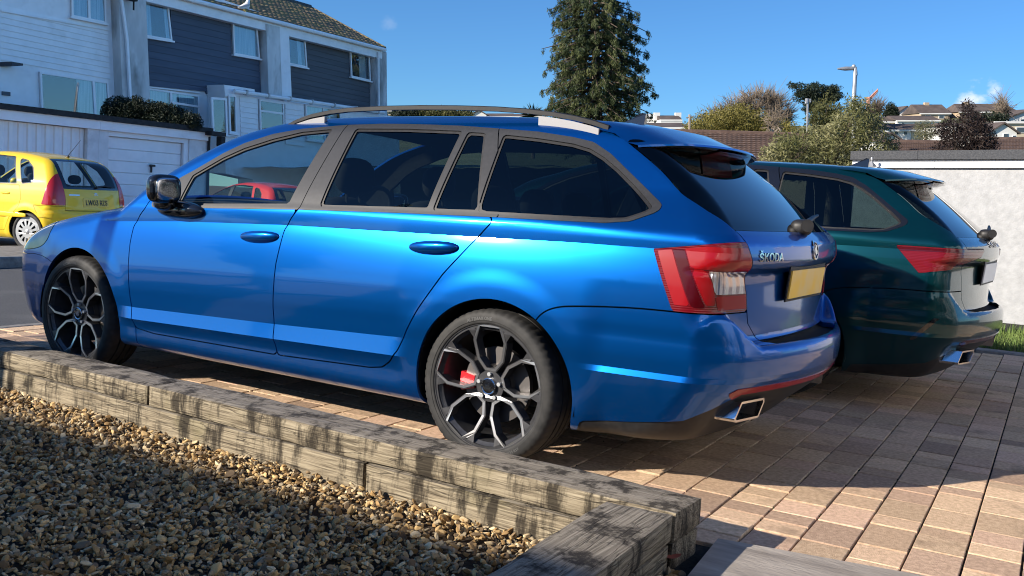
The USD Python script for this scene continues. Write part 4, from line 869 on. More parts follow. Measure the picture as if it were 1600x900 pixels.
sleeper('upper_right', 'stained upper sleeper of the long wall, reaching to the corner', sline(J_top + .003, 0), sline(0, 0), W0, zm + .001, ST, 'x', 1)
sleeper('upper_left', 'upper sleeper of the long wall beside the front wheel of the blue car', sline(-5.6, 0), sline(J_top - .003, 0), W0, zm + .001, ST - .002, 'x', 2)
sleeper('lower_right', 'lower sleeper of the long wall, beneath the one that reaches the corner', sline(J_low + .003, .004), sline(-.004, .004), W0 - .002, GZ - .12, zm, 'x', 3)
sleeper('lower_left', 'lower sleeper of the long wall on the left, half buried in gravel', sline(-5.6, .004), sline(J_low - .003, .004), W0 - .002, GZ - .12, zm, 'x', 4)
rl = on((962.8, 781.6), 2, ST)[:2]; rr = on((1064.8, 801.8), 2, ST)[:2]; rdv = on((941.5, 900), 2, ST)[:2] - rr; rdv /= np.linalg.norm(rdv)
r0 = sline(-.006, W0 + .004)
rw = .225
r_end = r0 + rdv * 1.5
# its right-hand side must be the gravel side
sleeper('return_upper', 'dark upper sleeper of the short return, running towards the viewer from the corner', r0, r_end, rw, zm + .001, ST - .003, 'y', 5)
sleeper('return_lower', 'mossy lower sleeper under the short return, beside the stone slab', r0 + np.array([-.004, 0]), r_end, rw - .004, GZ - .12, zm, 'y', 6)
# ---------------- gravel ----------------
def pebble(seed):
    m = trimesh.creation.icosphere(2); r = np.random.default_rng(seed); v = m.vertices
    for _ in range(7):
        n = r.normal(size=3); n /= np.linalg.norm(n); d = r.uniform(.45, .8); s = v @ n - d; v = v - np.clip(s, 0, None)[:, None] * n
    v = v * (1 + .12 * (meshkit.noise(v * 1.7 + seed * 9, seed)[:, None] - .5)); m.vertices = v * [1, r.uniform(.6, .9), r.uniform(.30, .52)]
    return m
gi = UsdGeom.PointInstancer.Define(stage, '/World/gravel'); setdata(gi.GetPrim(), kind='stuff', label='brown and tan gravel filling the bed in front of the sleepers', cat='gravel')
protos = []
for k in range(10):
    protos.append(Sdf.Path(str(part('pebble', pebble(k), pebble_m[k % 5], '/World/gravel', smooth=38).GetPath())))
gi.CreatePrototypesRel().SetTargets(protos)
gr = np.random.default_rng(11)
def gravel_ok(P): 
    rel = P - S1; t = rel @ SD; w = rel @ SN; rt = (P - r0) @ np.array([-rdv[1], rdv[0]])
    return t, w
Pts, Rot, Scl, Idx = [], [], [], []
n_st = 80000
cand = np.column_stack([gr.uniform(-5.0, 1.2, n_st), gr.uniform(-4.3, -1.2, n_st)])
for P in cand:
    rel = P - S1; w = rel @ SN; side = (P - r0) @ np.array([rdv[1], -rdv[0]])
    if w < W0 - .01 or side < rw - .012: continue
    d = np.array([P[0], P[1], 0]) - EYE; z = d @ FWD
    if z < .4: continue
    px = 800 + FPX * (d @ RIGHT) / z; py = 450 - FPX * (d @ UP) / z
    if px < -60 or px > 1120 or py > 1000: continue
    s = float(np.clip(gr.lognormal(math.log(.0108), .36), .005, .025))
    q = gr.normal(size=4) * [1, .35, .35, 1]; q /= np.linalg.norm(q)
    Pts.append((P[0], P[1], GZ + gr.uniform(-.016, .012) + .012 * (meshkit.noise(np.array([P[0] * 3, P[1] * 3, 0.])) - .5) + (.012 if w < W0 + .12 else 0))); Rot.append(q); Scl.append((s, s, s)); Idx.append(int(gr.choice(10, p=[.14, .13, .1, .08, .07, .13, .12, .1, .05, .08])))
for _ in range(70):     # grit between the return sleeper and the slab
    t = gr.uniform(.02, .75); P = r0 + rdv * t + np.array([-rdv[1], rdv[0]]) * gr.uniform(.005, .09); s = gr.uniform(.012, .026)
    if slab_poly.contains(Point(P)): continue
    q = gr.normal(size=4) * [1, .3, .3, 1]; q /= np.linalg.norm(q); Pts.append((P[0], P[1], gr.uniform(-.005, .012))); Rot.append(q); Scl.append((s, s, s)); Idx.append(int(gr.integers(0, 10)))
gi.CreatePositionsAttr(Vt.Vec3fArray.FromNumpy(np.array(Pts, np.float32))); gi.CreateProtoIndicesAttr(Vt.IntArray(Idx)); gi.CreateScalesAttr(Vt.Vec3fArray.FromNumpy(np.array(Scl, np.float32)))
gi.CreateOrientationsAttr(Vt.QuathArray([Gf.Quath(float(q[0]), float(q[1]), float(q[2]), float(q[3])) for q in Rot]))
def dry_leaf(name, label, pos, yaw, s, mat, group=None):
    u = np.linspace(-1, 1, 9); V = []
    for a in u:
        wd = .42 * (1 - a * a) ** .7 + .01
        for b in (-1, 0, 1): V.append((a * s, b * wd * s, s * (.25 * a * a + .25 * abs(b) * wd)))
    F = [[i * 3 + j, (i + 1) * 3 + j, (i + 1) * 3 + j + 1] for i in range(8) for j in range(2)] + [[i * 3 + j, (i + 1) * 3 + j + 1, i * 3 + j + 1] for i in range(8) for j in range(2)]
    c, sn = math.cos(yaw), math.sin(yaw); V = np.array(V); V = np.column_stack([V[:, 0] * c - V[:, 1] * sn + pos[0], V[:, 0] * sn + V[:, 1] * c + pos[1], V[:, 2] + pos[2]])
    return part(name, trimesh.Trimesh(V, F, process=False), mat, None, smooth=True, label=label, cat='leaf', group=group)
p = on((1054, 878), 2, .02); dry_leaf('dry_leaf', 'curled red leaf among pebbles between the corner sleeper and the stone slab', (p[0] - .01, p[1], .03), 1.0, .035, leaf_red)
p = on((690, 797), 2, GZ); dry_leaf('dry_leaf', 'orange brown leaf lying on sunlit gravel near the middle of the wall', (p[0], p[1], GZ + .022), .3, .028, leaf_red)
p = on((30, 612), 2, GZ); dry_leaf('dry_leaf', 'orange leaf on the gravel against the sleepers at the far left', (p[0], p[1], GZ + .022), 2.0, .028, leaf_red)
# ---------------- grass verge by the white garage ----------------
part('verge', tbox((-4, 5.222, -.29), (9, 7.4, .0)), soil_m, kind='structure')
gv = np.random.default_rng(5); n = 9000; bx = gv.uniform(.1, 3.6, n); by = gv.uniform(5.24, 6.98, n); hgt = gv.uniform(.03, .07, n) * (1 + 1.2 * (by < 5.6) + .9 * (by > 6.7)); an = gv.uniform(0, 6.28, n); lean = gv.normal(0, .03, (n, 2))
V = np.empty((n, 3, 3)); w_ = .006
V[:, 0] = np.column_stack([bx + w_ * np.cos(an), by + w_ * np.sin(an), np.zeros(n)]); V[:, 1] = np.column_stack([bx - w_ * np.cos(an), by - w_ * np.sin(an), np.zeros(n)]); V[:, 2] = np.column_stack([bx + lean[:, 0], by + lean[:, 1], hgt])
part('grass', (V.reshape(-1, 3), None, np.arange(3 * n).reshape(-1, 3)), grass_m, label='strip of short grass and low plants at the foot of the white garage wall', cat='grass', kind='stuff')
# ---------------- foliage builders ----------------
def leaves(C, Rad, per, size, seed, droop=0.0, aspect=.55, shell=.55):
    """many small leaf quads through ellipsoidal clumps: C (n,3) centres, Rad (n,3) radii"""
    r = np.random.default_rng(seed); C = np.asarray(C, float); Rad = np.broadcast_to(np.asarray(Rad, float), (len(C), 3)); n = len(C) * per
    d = r.normal(size=(n, 3)); d /= np.linalg.norm(d, axis=1, keepdims=True); k = np.repeat(np.arange(len(C)), per)
    P = C[k] + d * Rad[k] * (shell + (1 - shell) * r.random((n, 1)) ** .6)
    a = r.normal(size=(n, 3)); a[:, 2] -= droop * 2; a /= np.linalg.norm(a, axis=1, keepdims=True); b = np.cross(a, r.normal(size=(n, 3))); b /= np.linalg.norm(b, axis=1, keepdims=True)
    s = size * r.uniform(.6, 1.4, (n, 1)); a *= s; b *= s * aspect
    V = np.stack([P - a, P + b * .5, P + a, P - b * .5], 1).reshape(-1, 3); i = np.arange(n)[:, None] * 4
    return V, None, np.vstack([i + [0, 1, 2], i + [0, 2, 3]])
def plant(name, label, cat, leafm, bark, crown, trunk, group=None):
    t = thing(name, label, cat, group=group)
    if trunk is not None: part('trunk', trunk, bark, t, smooth=50)
    part('crown', crown, leafm, t); return t
def clump_in(px, D, n, depth, seed, rad, weight=None):
    """clump centres inside an outline given in the photograph, spread through a real depth"""
    g = Polygon(px); r = np.random.default_rng(seed); x0, y0, x1, y1 = g.bounds; out = []
    while len(out) < n:
        q = (r.uniform(x0, x1), r.uniform(y0, y1))
        if g.contains(Point(q)): out.append(at(q, D + r.uniform(-depth, depth)))
    return np.array(out)
def limbs(base, tips, r0, seed, sides=7, k=3):
    r = np.random.default_rng(seed); out = []
    for tp in tips:
        tp = np.asarray(tp); m1 = base * .6 + tp * .4 + r.normal(0, .06, 3) * np.linalg.norm(tp - base); out.append(tube([base, m1, tp], [r0 * .6, r0 * .35, r0 * .12], sides, False))
    return cat_(out)
# ---------------- street facades across the road ----------------
def yz(px, X): p = on(px, 0, X); return (p[1], p[2])
def fq(pxs, X, d0, d1, mat, name, parent, smooth=False, label=None):
    m = prism(Polygon([yz(p, X) for p in pxs]), X + d0, X + d1, (1, 2, 0)); return part(name, m, mat, parent, smooth, label)
def lerp(a, b, t): return (a[0] + (b[0] - a[0]) * t, a[1] + (b[1] - a[1]) * t)
def window(pxs, X, parent, splits=(), fw=.05, d=.0, curtains=((0, .32), (.75, 1.0)), transom=None, sill=True):
    """frame, panes, curtains and a dark room; pxs = corners tl, tr, br, bl"""
    Q = [np.array(yz(p, X)) for p in pxs]; P = Polygon(Q)
    U = lambda u, v: tuple((Q[0] * (1 - u) + Q[1] * u) * (1 - v) + (Q[3] * (1 - u) + Q[2] * u) * v)
    fr = P.difference(P.buffer(-fw, join_style=2))
    for s in splits: fr = fr.union(LineString([U(s, 0), U(s, 1)]).buffer(fw * .7, cap_style=2).intersection(P))
    if transom: fr = fr.union(LineString([U(transom[1], transom[0]), U(transom[2], transom[0])]).buffer(fw * .6, cap_style=2).intersection(P))
    w = part('window', prism(fr, X + d + .01, X + d + .075, (1, 2, 0)), upvc, parent)
    part('pane', prism(P.buffer(-fw * .8, join_style=2), X + d + .045, X + d + .052, (1, 2, 0)), house_glass, w)
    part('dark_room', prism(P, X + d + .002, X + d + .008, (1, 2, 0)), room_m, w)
    for a, b in curtains:
        c = Polygon([U(a, 0), U(b, 0), U(b, 1), U(a, 1)]); part('curtain', prism(c.buffer(-.01), X + d + .012, X + d + .03, (1, 2, 0)), curtain_m, w)
    if sill:
        lo = np.array(U(0, 1)), np.array(U(1, 1)); dn = np.array([0, -.05]); e = (lo[1] - lo[0]) / np.linalg.norm(lo[1] - lo[0]) * .05
        part('window_sill', prism(Polygon([lo[0] - e, lo[1] + e, lo[1] + e + dn, lo[0] - e + dn]), X + d - .01, X + d + .12, (1, 2, 0)), upvc, w)
    return w
def boards(pxs, X, n, mat, parent, depth=.03):
    """overlapping boards filling the outline; pxs: left edge top/bottom, right edge top/bottom"""
    tl, bl, tr, br = pxs; L0, L1, R0, R1 = (np.array(yz(p, X)) for p in (tl, bl, tr, br))
    for i in range(n):
        a, b = i / n, (i + .985) / n; la, lb, ra, rb = L0 + (L1 - L0) * a, L0 + (L1 - L0) * b, R0 + (R1 - R0) * a, R0 + (R1 - R0) * b
        V = []
        for dx_t, dx_b in ((0, 0), (.010, depth)): V += [(X + dx_t, *la), (X + dx_t, *ra), (X + dx_b, *rb), (X + dx_b, *lb)]
        F = [[4, 5, 6], [4, 6, 7], [7, 6, 2], [7, 2, 3], [0, 1, 5], [0, 5, 4], [0, 4, 7], [0, 7, 3], [1, 2, 6], [1, 6, 5], [0, 3, 2], [0, 2, 1]]
        part('board', trimesh.Trimesh(V, [f[::-1] for f in F], process=False), mat, parent)
def clipped_boards(outline_px, ref, X, n, mat, parent, depth=.03):
    """boards running along the slope of ref (left top, right top, left bottom, right bottom), cut to an outline"""
    lt, rt, lb, rb = (np.array(yz(p, X)) for p in ref); O = Polygon([yz(p, X) for p in outline_px])
    for i in range(n):
        a, b = i / n, (i + .93) / n; q = Polygon([lt + (lb - lt) * a, rt + (rb - rt) * a, rt + (rb - rt) * b, lt + (lb - lt) * b]).intersection(O)
        if q.is_empty or q.area < 1e-3: continue
        part('board', prism(q, X, X + depth, (1, 2, 0)), mat, parent)
    part('board_backing', prism(O, X - .02, X + depth * .4, (1, 2, 0)), mat, parent)
XH = -22.0
terrace = []
# white house on the left
h1 = thing('terraced_house', 'white terraced house with white boards between its windows, at the far left', 'house', group='terrace across the road')
fq([(-330, -190), (172, -60), (186, 200), (-330, 160)], XH, -6.0, 0, white_paint, 'wall', h1)
boards([(-330, -69), (-330, 35), (168, 46), (172, 124)], XH, 9, white_paint, h1)
window([(108, -70), (162, -58), (164, 37), (110, 26)], XH, h1, splits=(.5,), curtains=((0, .98),))
window([(60, 112), (167, 128), (171, 190), (63, 178)], XH, h1, splits=(.77,), curtains=((.52, .76), (.80, 1.0)))
fq([(0, 15), (168, 45), (168.5, 48), (0, 18)], XH, 0, .06, white_paint, 'board_trim', h1)
fq([(2.5, 142.5), (15, 144), (15, 150), (2.5, 148.5)], XH, 0, .04, simple('vent_grey', (.08, .09, .10), .6), 'wall_vent', h1)
fq([(0, 97), (18, 100), (18, 103.5), (0, 104)], XH, 0, .5, felt_m, 'porch_roof', h1)
# house with slate blue boards
h2 = thing('terraced_house', 'terraced house clad in slate blue boards with a white glazed porch', 'house', group=None)
fq([(172, -60), (440, 30), (446, 260), (186, 210)], XH, -6.0, -.03, white_paint, 'wall', h2)
fq([(170, -60), (214, -30), (223, 175), (180, 175)], XH, -.03, .35, concrete_pillar, 'party_wall', h2)
part('drain_pipe', tube([on((187, -20), 0, XH + .42), on((198, 60), 0, XH + .42), on((204, 160), 0, XH + .42)], .05, 8), white_paint, h2)
clipped_boards([(265.5, 3), (359, 27), (361, 86.5), (404, 94), (407, 145), (322, 147), (321, 143), (224, 133.5), (219, 57.5), (267, 66)], [(215, -12), (410, 37), (222, 133), (408, 160)], XH, 13, clad_blue, h2)
window([(214, -12), (259, 0), (266, 64), (217, 56)], XH, h2, curtains=((0, .38), (.82, 1.0)), d=.03)
window([(360, 29), (398, 37.5), (403, 92), (362.5, 85)], XH, h2, curtains=((0, 1.0),), d=.03)
fq([(222, 134), (310, 144), (311, 146), (222, 136)], XH, 0, .08, white_paint, 'lintel', h2)
window([(223, 136.5), (309, 149), (311, 205), (226, 190)], XH, h2, splits=(.47,), transom=(.32, .47, 1.0), curtains=((0, .42), (.5, .6), (.62, .98)))
fq([(404, 38), (425, 43), (429, 152), (408, 147)], XH, -.03, .35, concrete_pillar, 'party_wall', h2)
# house with charcoal boards, end of the terrace
h3 = thing('terraced_house', 'end terraced house clad in charcoal boards, its gutter ending against the sky', 'house')
fq([(425, 28), (594, 76), (596, 300), (445, 260)], XH, -6.0, -.03, white_paint, 'wall', h3)
fq([(424.5, 42), (440, 46), (445, 157), (429.5, 153)], XH, -.03, .33, white_paint, 'pier', h3)
clipped_boards([(474, 55), (543.5, 73), (546, 121), (577, 128), (577.5, 176), (444, 152), (442.5, 101), (477, 108)], [(438, 40), (580, 79), (444, 152), (578, 176)], XH, 13, clad_grey, h3)
window([(439.5, 48.5), (473.5, 57), (477, 106), (442.5, 99)], XH, h3, curtains=((.62, .8),), d=.03)
window([(544, 74), (574, 81.5), (576.5, 127), (546, 120)], XH, h3, curtains=((.45, .8),), d=.03)
fq([(578.5, 78), (594.5, 82), (595.5, 186), (579.5, 182)], XH, -.03, .3, concrete_pillar, 'end_wall', h3)
part('drain_pipe', tube([on((591, 81), 0, XH + .36), on((592, 186), 0, XH + .36)], .045, 8), white_paint, h3)
# lower front with porch and white boards, shared by the two
pch_ = thing('front_extension', 'white boarded front extension with a long gutter, below the clad storeys', 'extension')
fq([(370, 151), (600, 183), (604, 320), (372, 290)], XH, .0, .72, white_paint, 'wall', pch_)
boards([(374, 150), (376, 215), (402, 154), (403, 219)], XH + .74, 8, white_paint, pch_)
boards([(445, 162), (446, 225), (474, 166), (475, 229)], XH + .74, 8, white_paint, pch_)
window([(403, 155), (441, 160.5), (443, 215), (405, 210)], XH + .73, pch_, transom=(.32, 0, 1), curtains=())
window([(475, 163), (530, 171), (533, 225), (478, 218)], XH + .73, pch_, transom=(.4, 0, 1), splits=(.5,), curtains=((.05, .9),))
part('gutter', tube([on((366, 142), 0, XH + .95), on((600, 176), 0, XH + .95)], .065, 8), white_paint, pch_)
for k in range(7):
    q = lerp((384, 144.6), (590, 174.6), k / 6); c = on(q, 0, XH + .95); part('gutter_bracket', tbox(c - [.08, .03, .08], c + [.08, .03, .08]), concrete_pillar, pch_)
po = thing('porch', 'white glazed porch with a tall side light, left of the boarded extension', 'porch')
fq([(322, 133), (345, 136), (370, 140), (371, 150), (324, 151)], XH, .0, .80, white_paint, 'canopy', po)
fq([(325, 150), (372, 151), (374, 280), (327, 270)], XH, .0, .74, white_paint, 'wall', po)
window([(327.5, 151.5), (352, 153.5), (354, 211), (330, 208)], XH + .76, po, curtains=(), fw=.07)
window([(354.5, 147.5), (367, 149), (368.5, 209), (356.5, 207.5)], XH + .76, po, curtains=(), fw=.06)
fq([(331, 209), (369, 212), (370, 214), (331, 211)], XH + .74, 0, .1, white_paint, 'sill', po)
# main roof with its tile courses
e0, e1 = on((150, -34), 0, XH + .35), on((597.5, 73), 0, XH + .35); e0[2] = e1[2] = (e0[2] + e1[2]) / 2 if abs(e0[2] - e1[2]) < .6 else e1[2]
rf = thing('terrace_roof', 'mossy brown tiled roof of the terrace, with white fascia and gutter', 'roof')
rid = on((484, 13), 0, XH - 4.0); y_lo, y_hi = e0[1] - 6, e1[1] + .1; zr = rid[2]; xr = XH - 4.0; ye = rid[1]
n_c = 17
for i in range(n_c):
    a, b = i / n_c, (i + 1.12) / n_c; X0, X1 = XH + .40 + (xr - XH - .40) * a, XH + .40 + (xr - XH - .40) * b; Z0, Z1 = e1[2] + .04 + (zr - e1[2]) * a, e1[2] + .02 + (zr - e1[2]) * b
    yr = y_hi + (ye - y_hi) * a; ys = np.arange(y_lo, yr, .11); w = .022 * (np.arange(len(ys)) % 2); off = np.random.default_rng(i).normal(0, .006, len(ys))
    V = np.vstack([np.column_stack([np.full(len(ys), X0 + .02), ys, Z0 - .01 + w]), np.column_stack([np.full(len(ys), X0), ys, Z0 + .045 + w + off]), np.column_stack([np.full(len(ys), X1), ys, Z1 + w])]); m = len(ys); k = np.arange(m - 1)
    F = np.vstack([np.stack([k + o, k + 1 + o, k + 1 + m + o], 1) for o in (0, m)] + [np.stack([k + o, k + 1 + m + o, k + m + o], 1) for o in (0, m)])
    part('tile_course', trimesh.Trimesh(V, F, process=False), tile_m, rf)
part('ridge', tbox((xr - .15, y_lo, zr - .02), (xr + .15, ye, zr + .12), .04), felt_m, rf)
part('fascia', tbox((XH + .02, y_lo, e1[2] - .36), (XH + .32, y_hi - .05, e1[2] - .04)), white_paint, rf)
part('gutter', tube([(XH + .42, y_lo, e1[2] - .02), (XH + .42, y_hi, e1[2] - .02)], .07, 8), white_paint, rf)
part('verge_cap', tube([(XH + .4, y_hi, e1[2] + .05), (xr, ye, zr + .05)], .06, 6), tile_m, rf)
part('back_slope', prism(Polygon([(xr, zr), (xr - 4.4, e1[2] - .3), (xr - 4.4, e1[2] - .6), (XH - .1, e1[2] - .5)]), y_lo, ye, (0, 2, 1)), tile_m, rf)
# gull on the gutter
gc = on((383.5, 11.5), 0, XH + .5); gl = thing('gull', 'white gull standing at the edge of the tiled roof', 'bird')
def ell(c, r, rot=0.0, sub=3):
    m = trimesh.creation.icosphere(sub, 1.0); m.apply_scale(r); m.apply_transform(trimesh.transformations.rotation_matrix(rot, [1, 0, 0])); m.apply_translation(c); return m
import manifold3d as m3
def fuse(parts_, ref=.02, it=8):
    s = None
    for a, b, ra, rb in parts_:
        h = m3.Manifold.hull_points(np.vstack([trimesh.creation.icosphere(2, ra).vertices + a, trimesh.creation.icosphere(2, rb).vertices + b]).astype(np.float64)); s = h if s is None else s + h
    mm = s.refine_to_length(ref).to_mesh(); t = trimesh.Trimesh(mm.vert_properties[:, :3], mm.tri_verts); trimesh.smoothing.filter_taubin(t, iterations=it); return t
Z = lambda *v: gc + np.array(v)
part('body', fuse([(Z(0, -.14, -.02), Z(0, .04, .06), .06, .10), (Z(0, .04, .06), Z(0, .10, .20), .09, .055), (Z(0, .10, .20), Z(0, .115, .26), .052, .055), (Z(0, -.14, -.02), Z(0, -.26, -.06), .05, .015)]), gull_m, gl, smooth=True)
part('beak', fuse([(Z(0, .16, .26), Z(0, .225, .245), .018, .006)], .01, 2), beak_m, gl, smooth=True)
for s in (-1, 1):
    part('wing', fuse([(Z(s * .07, .03, .08), Z(s * .06, -.16, .0), .05, .03), (Z(s * .06, -.16, .0), Z(s * .03, -.30, -.05), .03, .008)]), gull_grey, gl, smooth=True)
    part('leg', tube([Z(s * .035, -.02, -.04), Z(s * .035, -.01, -.15)], .012, 6), beak_m, gl); part('eye', ell(Z(s * .045, .135, .275), .010, sub=1), ink, gl)
# small aerial on the pillar
ae = thing('wall_bracket', 'small dark bracket lamp high on the white party wall', 'bracket'); c = on((203, 3), 0, XH + .45); part('arm', tube([c + [-.1, 0, .08], c + [.25, 0, .08]], .03, 6), felt_dark, ae); part('head', tbox(c + [.0, -.16, .02], c + [.2, .12, .14], .02), felt_dark, ae); part('stem', tube([c + [.1, .05, .05], c + [.1, .05, -.22]], .025, 6), felt_dark, ae)
# ---------------- garages across the road ----------------
XG = -17.0
def zoff(px, dz): return px
ga = thing('garage', 'white garage with a vertically ribbed door and dark flat roof edge, behind the yellow car', 'garage', group=None)
gb = thing('garage', 'white garage with a horizontally panelled door and a black handle, right of the ribbed one', 'garage')
ym = on((155, 200), 0, XG)[1]; yR = on((326, 210), 0, XG)[1]; yL = on((-300, 150), 0, XG)[1]; ZT = 2.30
def gz(y): return 0.0
yd0, yd1 = on((137, 205), 0, XG)[1], on((170, 206), 0, XG)[1]; yd2 = on((296, 220), 0, XG)[1]
part('wall', tbox((XG - 5, yd0, -.2), (XG, ym - .002, 2.10)), garage_white, ga); part('lintel', tbox((XG - 5, yL, 2.102), (XG + .05, ym - .002, ZT)), white_paint, ga)
part('roof', tbox((XG - 5, yL, ZT + .002), (XG + .10, ym - .002, ZT + .12)), felt_dark, ga); part('side_wall', tbox((XG - 5, yL, -.2), (XG - .3, yd0 - .002, 2.10)), garage_white, ga)
ry = np.arange(yL, yd0 - .02, .085); m = len(ry); xs = XG - .12 + .02 * (np.arange(m) // 2 % 2)
ry = np.repeat(np.arange(yL, yd0 - .02, .10), 2) + np.tile([0, .02], len(np.arange(yL, yd0 - .02, .10))); xs = XG - .12 + .022 * (np.arange(len(ry)) // 2 % 2 == (np.arange(len(ry)) % 2)); m = len(ry)
xs = np.where((np.arange(m) + 1) // 2 % 2 == 0, XG - .12, XG - .098)
V = np.vstack([np.column_stack([xs, ry, np.full(m, -.15)]), np.column_stack([xs, ry, np.full(m, 2.09)])]); k = np.arange(m - 1); part('ribbed_door', trimesh.Trimesh(V, np.vstack([np.stack([k, k + 1, k + 1 + m], 1), np.stack([k, k + 1 + m, k + m], 1)]), process=False), white_paint, ga)
part('wall', tbox((XG - 5, ym + .002, -.2), (XG, yd1, 2.10)), garage_white, gb); part('wall', tbox((XG - 5, yd2, -.2), (XG, yR, 2.10)), garage_white, gb)
part('lintel', tbox((XG - 5, ym + .002, 2.102), (XG + .05, yR + .03, ZT)), white_paint, gb); part('roof', tbox((XG - 5, ym + .002, ZT + .002), (XG + .10, yR + .06, ZT + .12)), felt_dark, gb)
part('door_frame', tbox((XG - .2, yd1 + .002, 1.99), (XG - .03, yd2 - .002, 2.10)), white_paint, gb); part('door_frame', tbox((XG - .2, yd2 - .14, -.15), (XG - .03, yd2 - .002, 1.988)), white_paint, gb)
dr = part('panel_door', tbox((XG - .16, yd1 + .01, -.15), (XG - .14, yd2 - .15, 1.985)), white_paint, gb)
for i in range(8): part('door_panel', tbox((XG - .138, yd1 + .02, -.13 + i * .264), (XG - .10, yd2 - .16, .125 + i * .264), .01), white_paint, dr)
hc = on((236, 263), 0, XG - .08); part('door_handle', cat_([tbox(hc + [-.01, -.02, -.10], hc + [.03, .02, .06], .008), tbox(hc + [.0, -.06, .04], hc + [.04, .10, .09], .01)]), ink, dr)
hc = on((338, 209), 0, XG + .2); part('wall_light', cat_([tbox(hc + [-.2, -.22, -.05], hc + [.1, .22, .05]), tbox(hc + [-.1, .08, -.3], hc + [.08, .24, -.06], .02)]), felt_dark, gb)
part('downpipe', tube([(XG + .04, yR - .02, 2.2), (XG + .04, yR - .02, 0)], .035, 8), felt_dark, gb)
# hedge on the garage roof
hp = [(163, 172), (168, 162), (180, 156), (195, 157), (205, 159), (215, 156), (230, 162), (250, 166), (268, 168), (285, 174), (300, 180), (312, 190), (310, 200), (160, 178)]
D_h = (on((230, 180), 0, XG - 1.2) - EYE) @ FWD; C = clump_in(hp, D_h, 260, .5, 21, .2)
plant('hedge', 'low dark evergreen bush showing above the garage roof', 'hedge', hedge_leaf, bark_m, leaves(C, .14, 90, .035, 22), tube([at((235, 215), D_h), at((235, 180), D_h)], [.08, .05], 6))
# ---------------- white garage beside the green car ----------------
wg_ = thing('garage', 'white textured garage with a felt roof edge at the right, behind the dark green car', 'garage')
YW = 7.0; tl, tr = on((1333, 250), 1, YW), on((1600, 249), 1, YW); sl_ = (tr[2] - tl[2]) / (tr[0] - tl[0])
def wx_(x, dz=0.0): return tl[2] + sl_ * (x - tl[0]) + dz
x0, x1 = tl[0], 5.6
top = on((1400, 236), 1, YW)[2] - wx_(on((1400, 236), 1, YW)[0]); low = on((1450, 262), 1, YW); fz = low[2] - wx_(low[0])
def band(xa, xb, a, b, y0, y1): return prism(Polygon([(xa, wx_(xa, a)), (xb, wx_(xb, a)), (xb, wx_(xb, b)), (xa, wx_(xa, b))]), y0, y1, (0, 2, 1))
part('wall', prism(Polygon([(x0 + .03, -.2), (x1, -.2), (x1, wx_(x1, fz)), (x0 + .03, wx_(x0, fz))]), YW + .02, YW + 6, (0, 2, 1)), white_render, wg_)
for a, b in ((x0, 1.0 + x0 * .0 - .52), (.484, 4.4), (4.404, x1)): part('fascia_board', band(a, b, fz, -.004, YW - .02, YW + .06), white_paint, wg_)
for a, b in ((x0 - .02, .31), (.313, 1.33), (1.333, 2.35), (2.353, 3.4), (3.403, 4.5), (4.503, x1)): part('felt_edge', band(a, b, 0, top, YW - .06, YW + 6), felt_m, wg_)
part('dark_plinth', tbox((x0, YW - .01, -.2), (x1, YW + .018, .10)), felt_dark, wg_)
lc = on((1361, 262), 1, YW - .12); lt = thing('wall_lantern', 'small grey coach lantern on the white garage wall, above the green car roof', 'lantern')
part('lantern_cap', trimesh.creation.cone(.062, .07, sections=6, transform=trimesh.transformations.translation_matrix(lc + [0, 0, .012])), steel_m, lt); part('finial', blob(lc + [-.012, -.012, .075], lc + [.012, .012, .115], 2), steel_m, lt)
part('lantern_glass', trimesh.creation.cylinder(.045, .10, sections=6, transform=trimesh.transformations.translation_matrix(lc + [0, 0, -.045])), far_glass, lt); part('lantern_base', trimesh.creation.cylinder(.05, .02, sections=6, transform=trimesh.transformations.translation_matrix(lc + [0, 0, -.105])), steel_m, lt); part('wall_arm', tube([lc + [0, 0, -.11], lc + [0, .06, -.14], lc + [0, .13, -.10]], .01, 6), steel_m, lt)
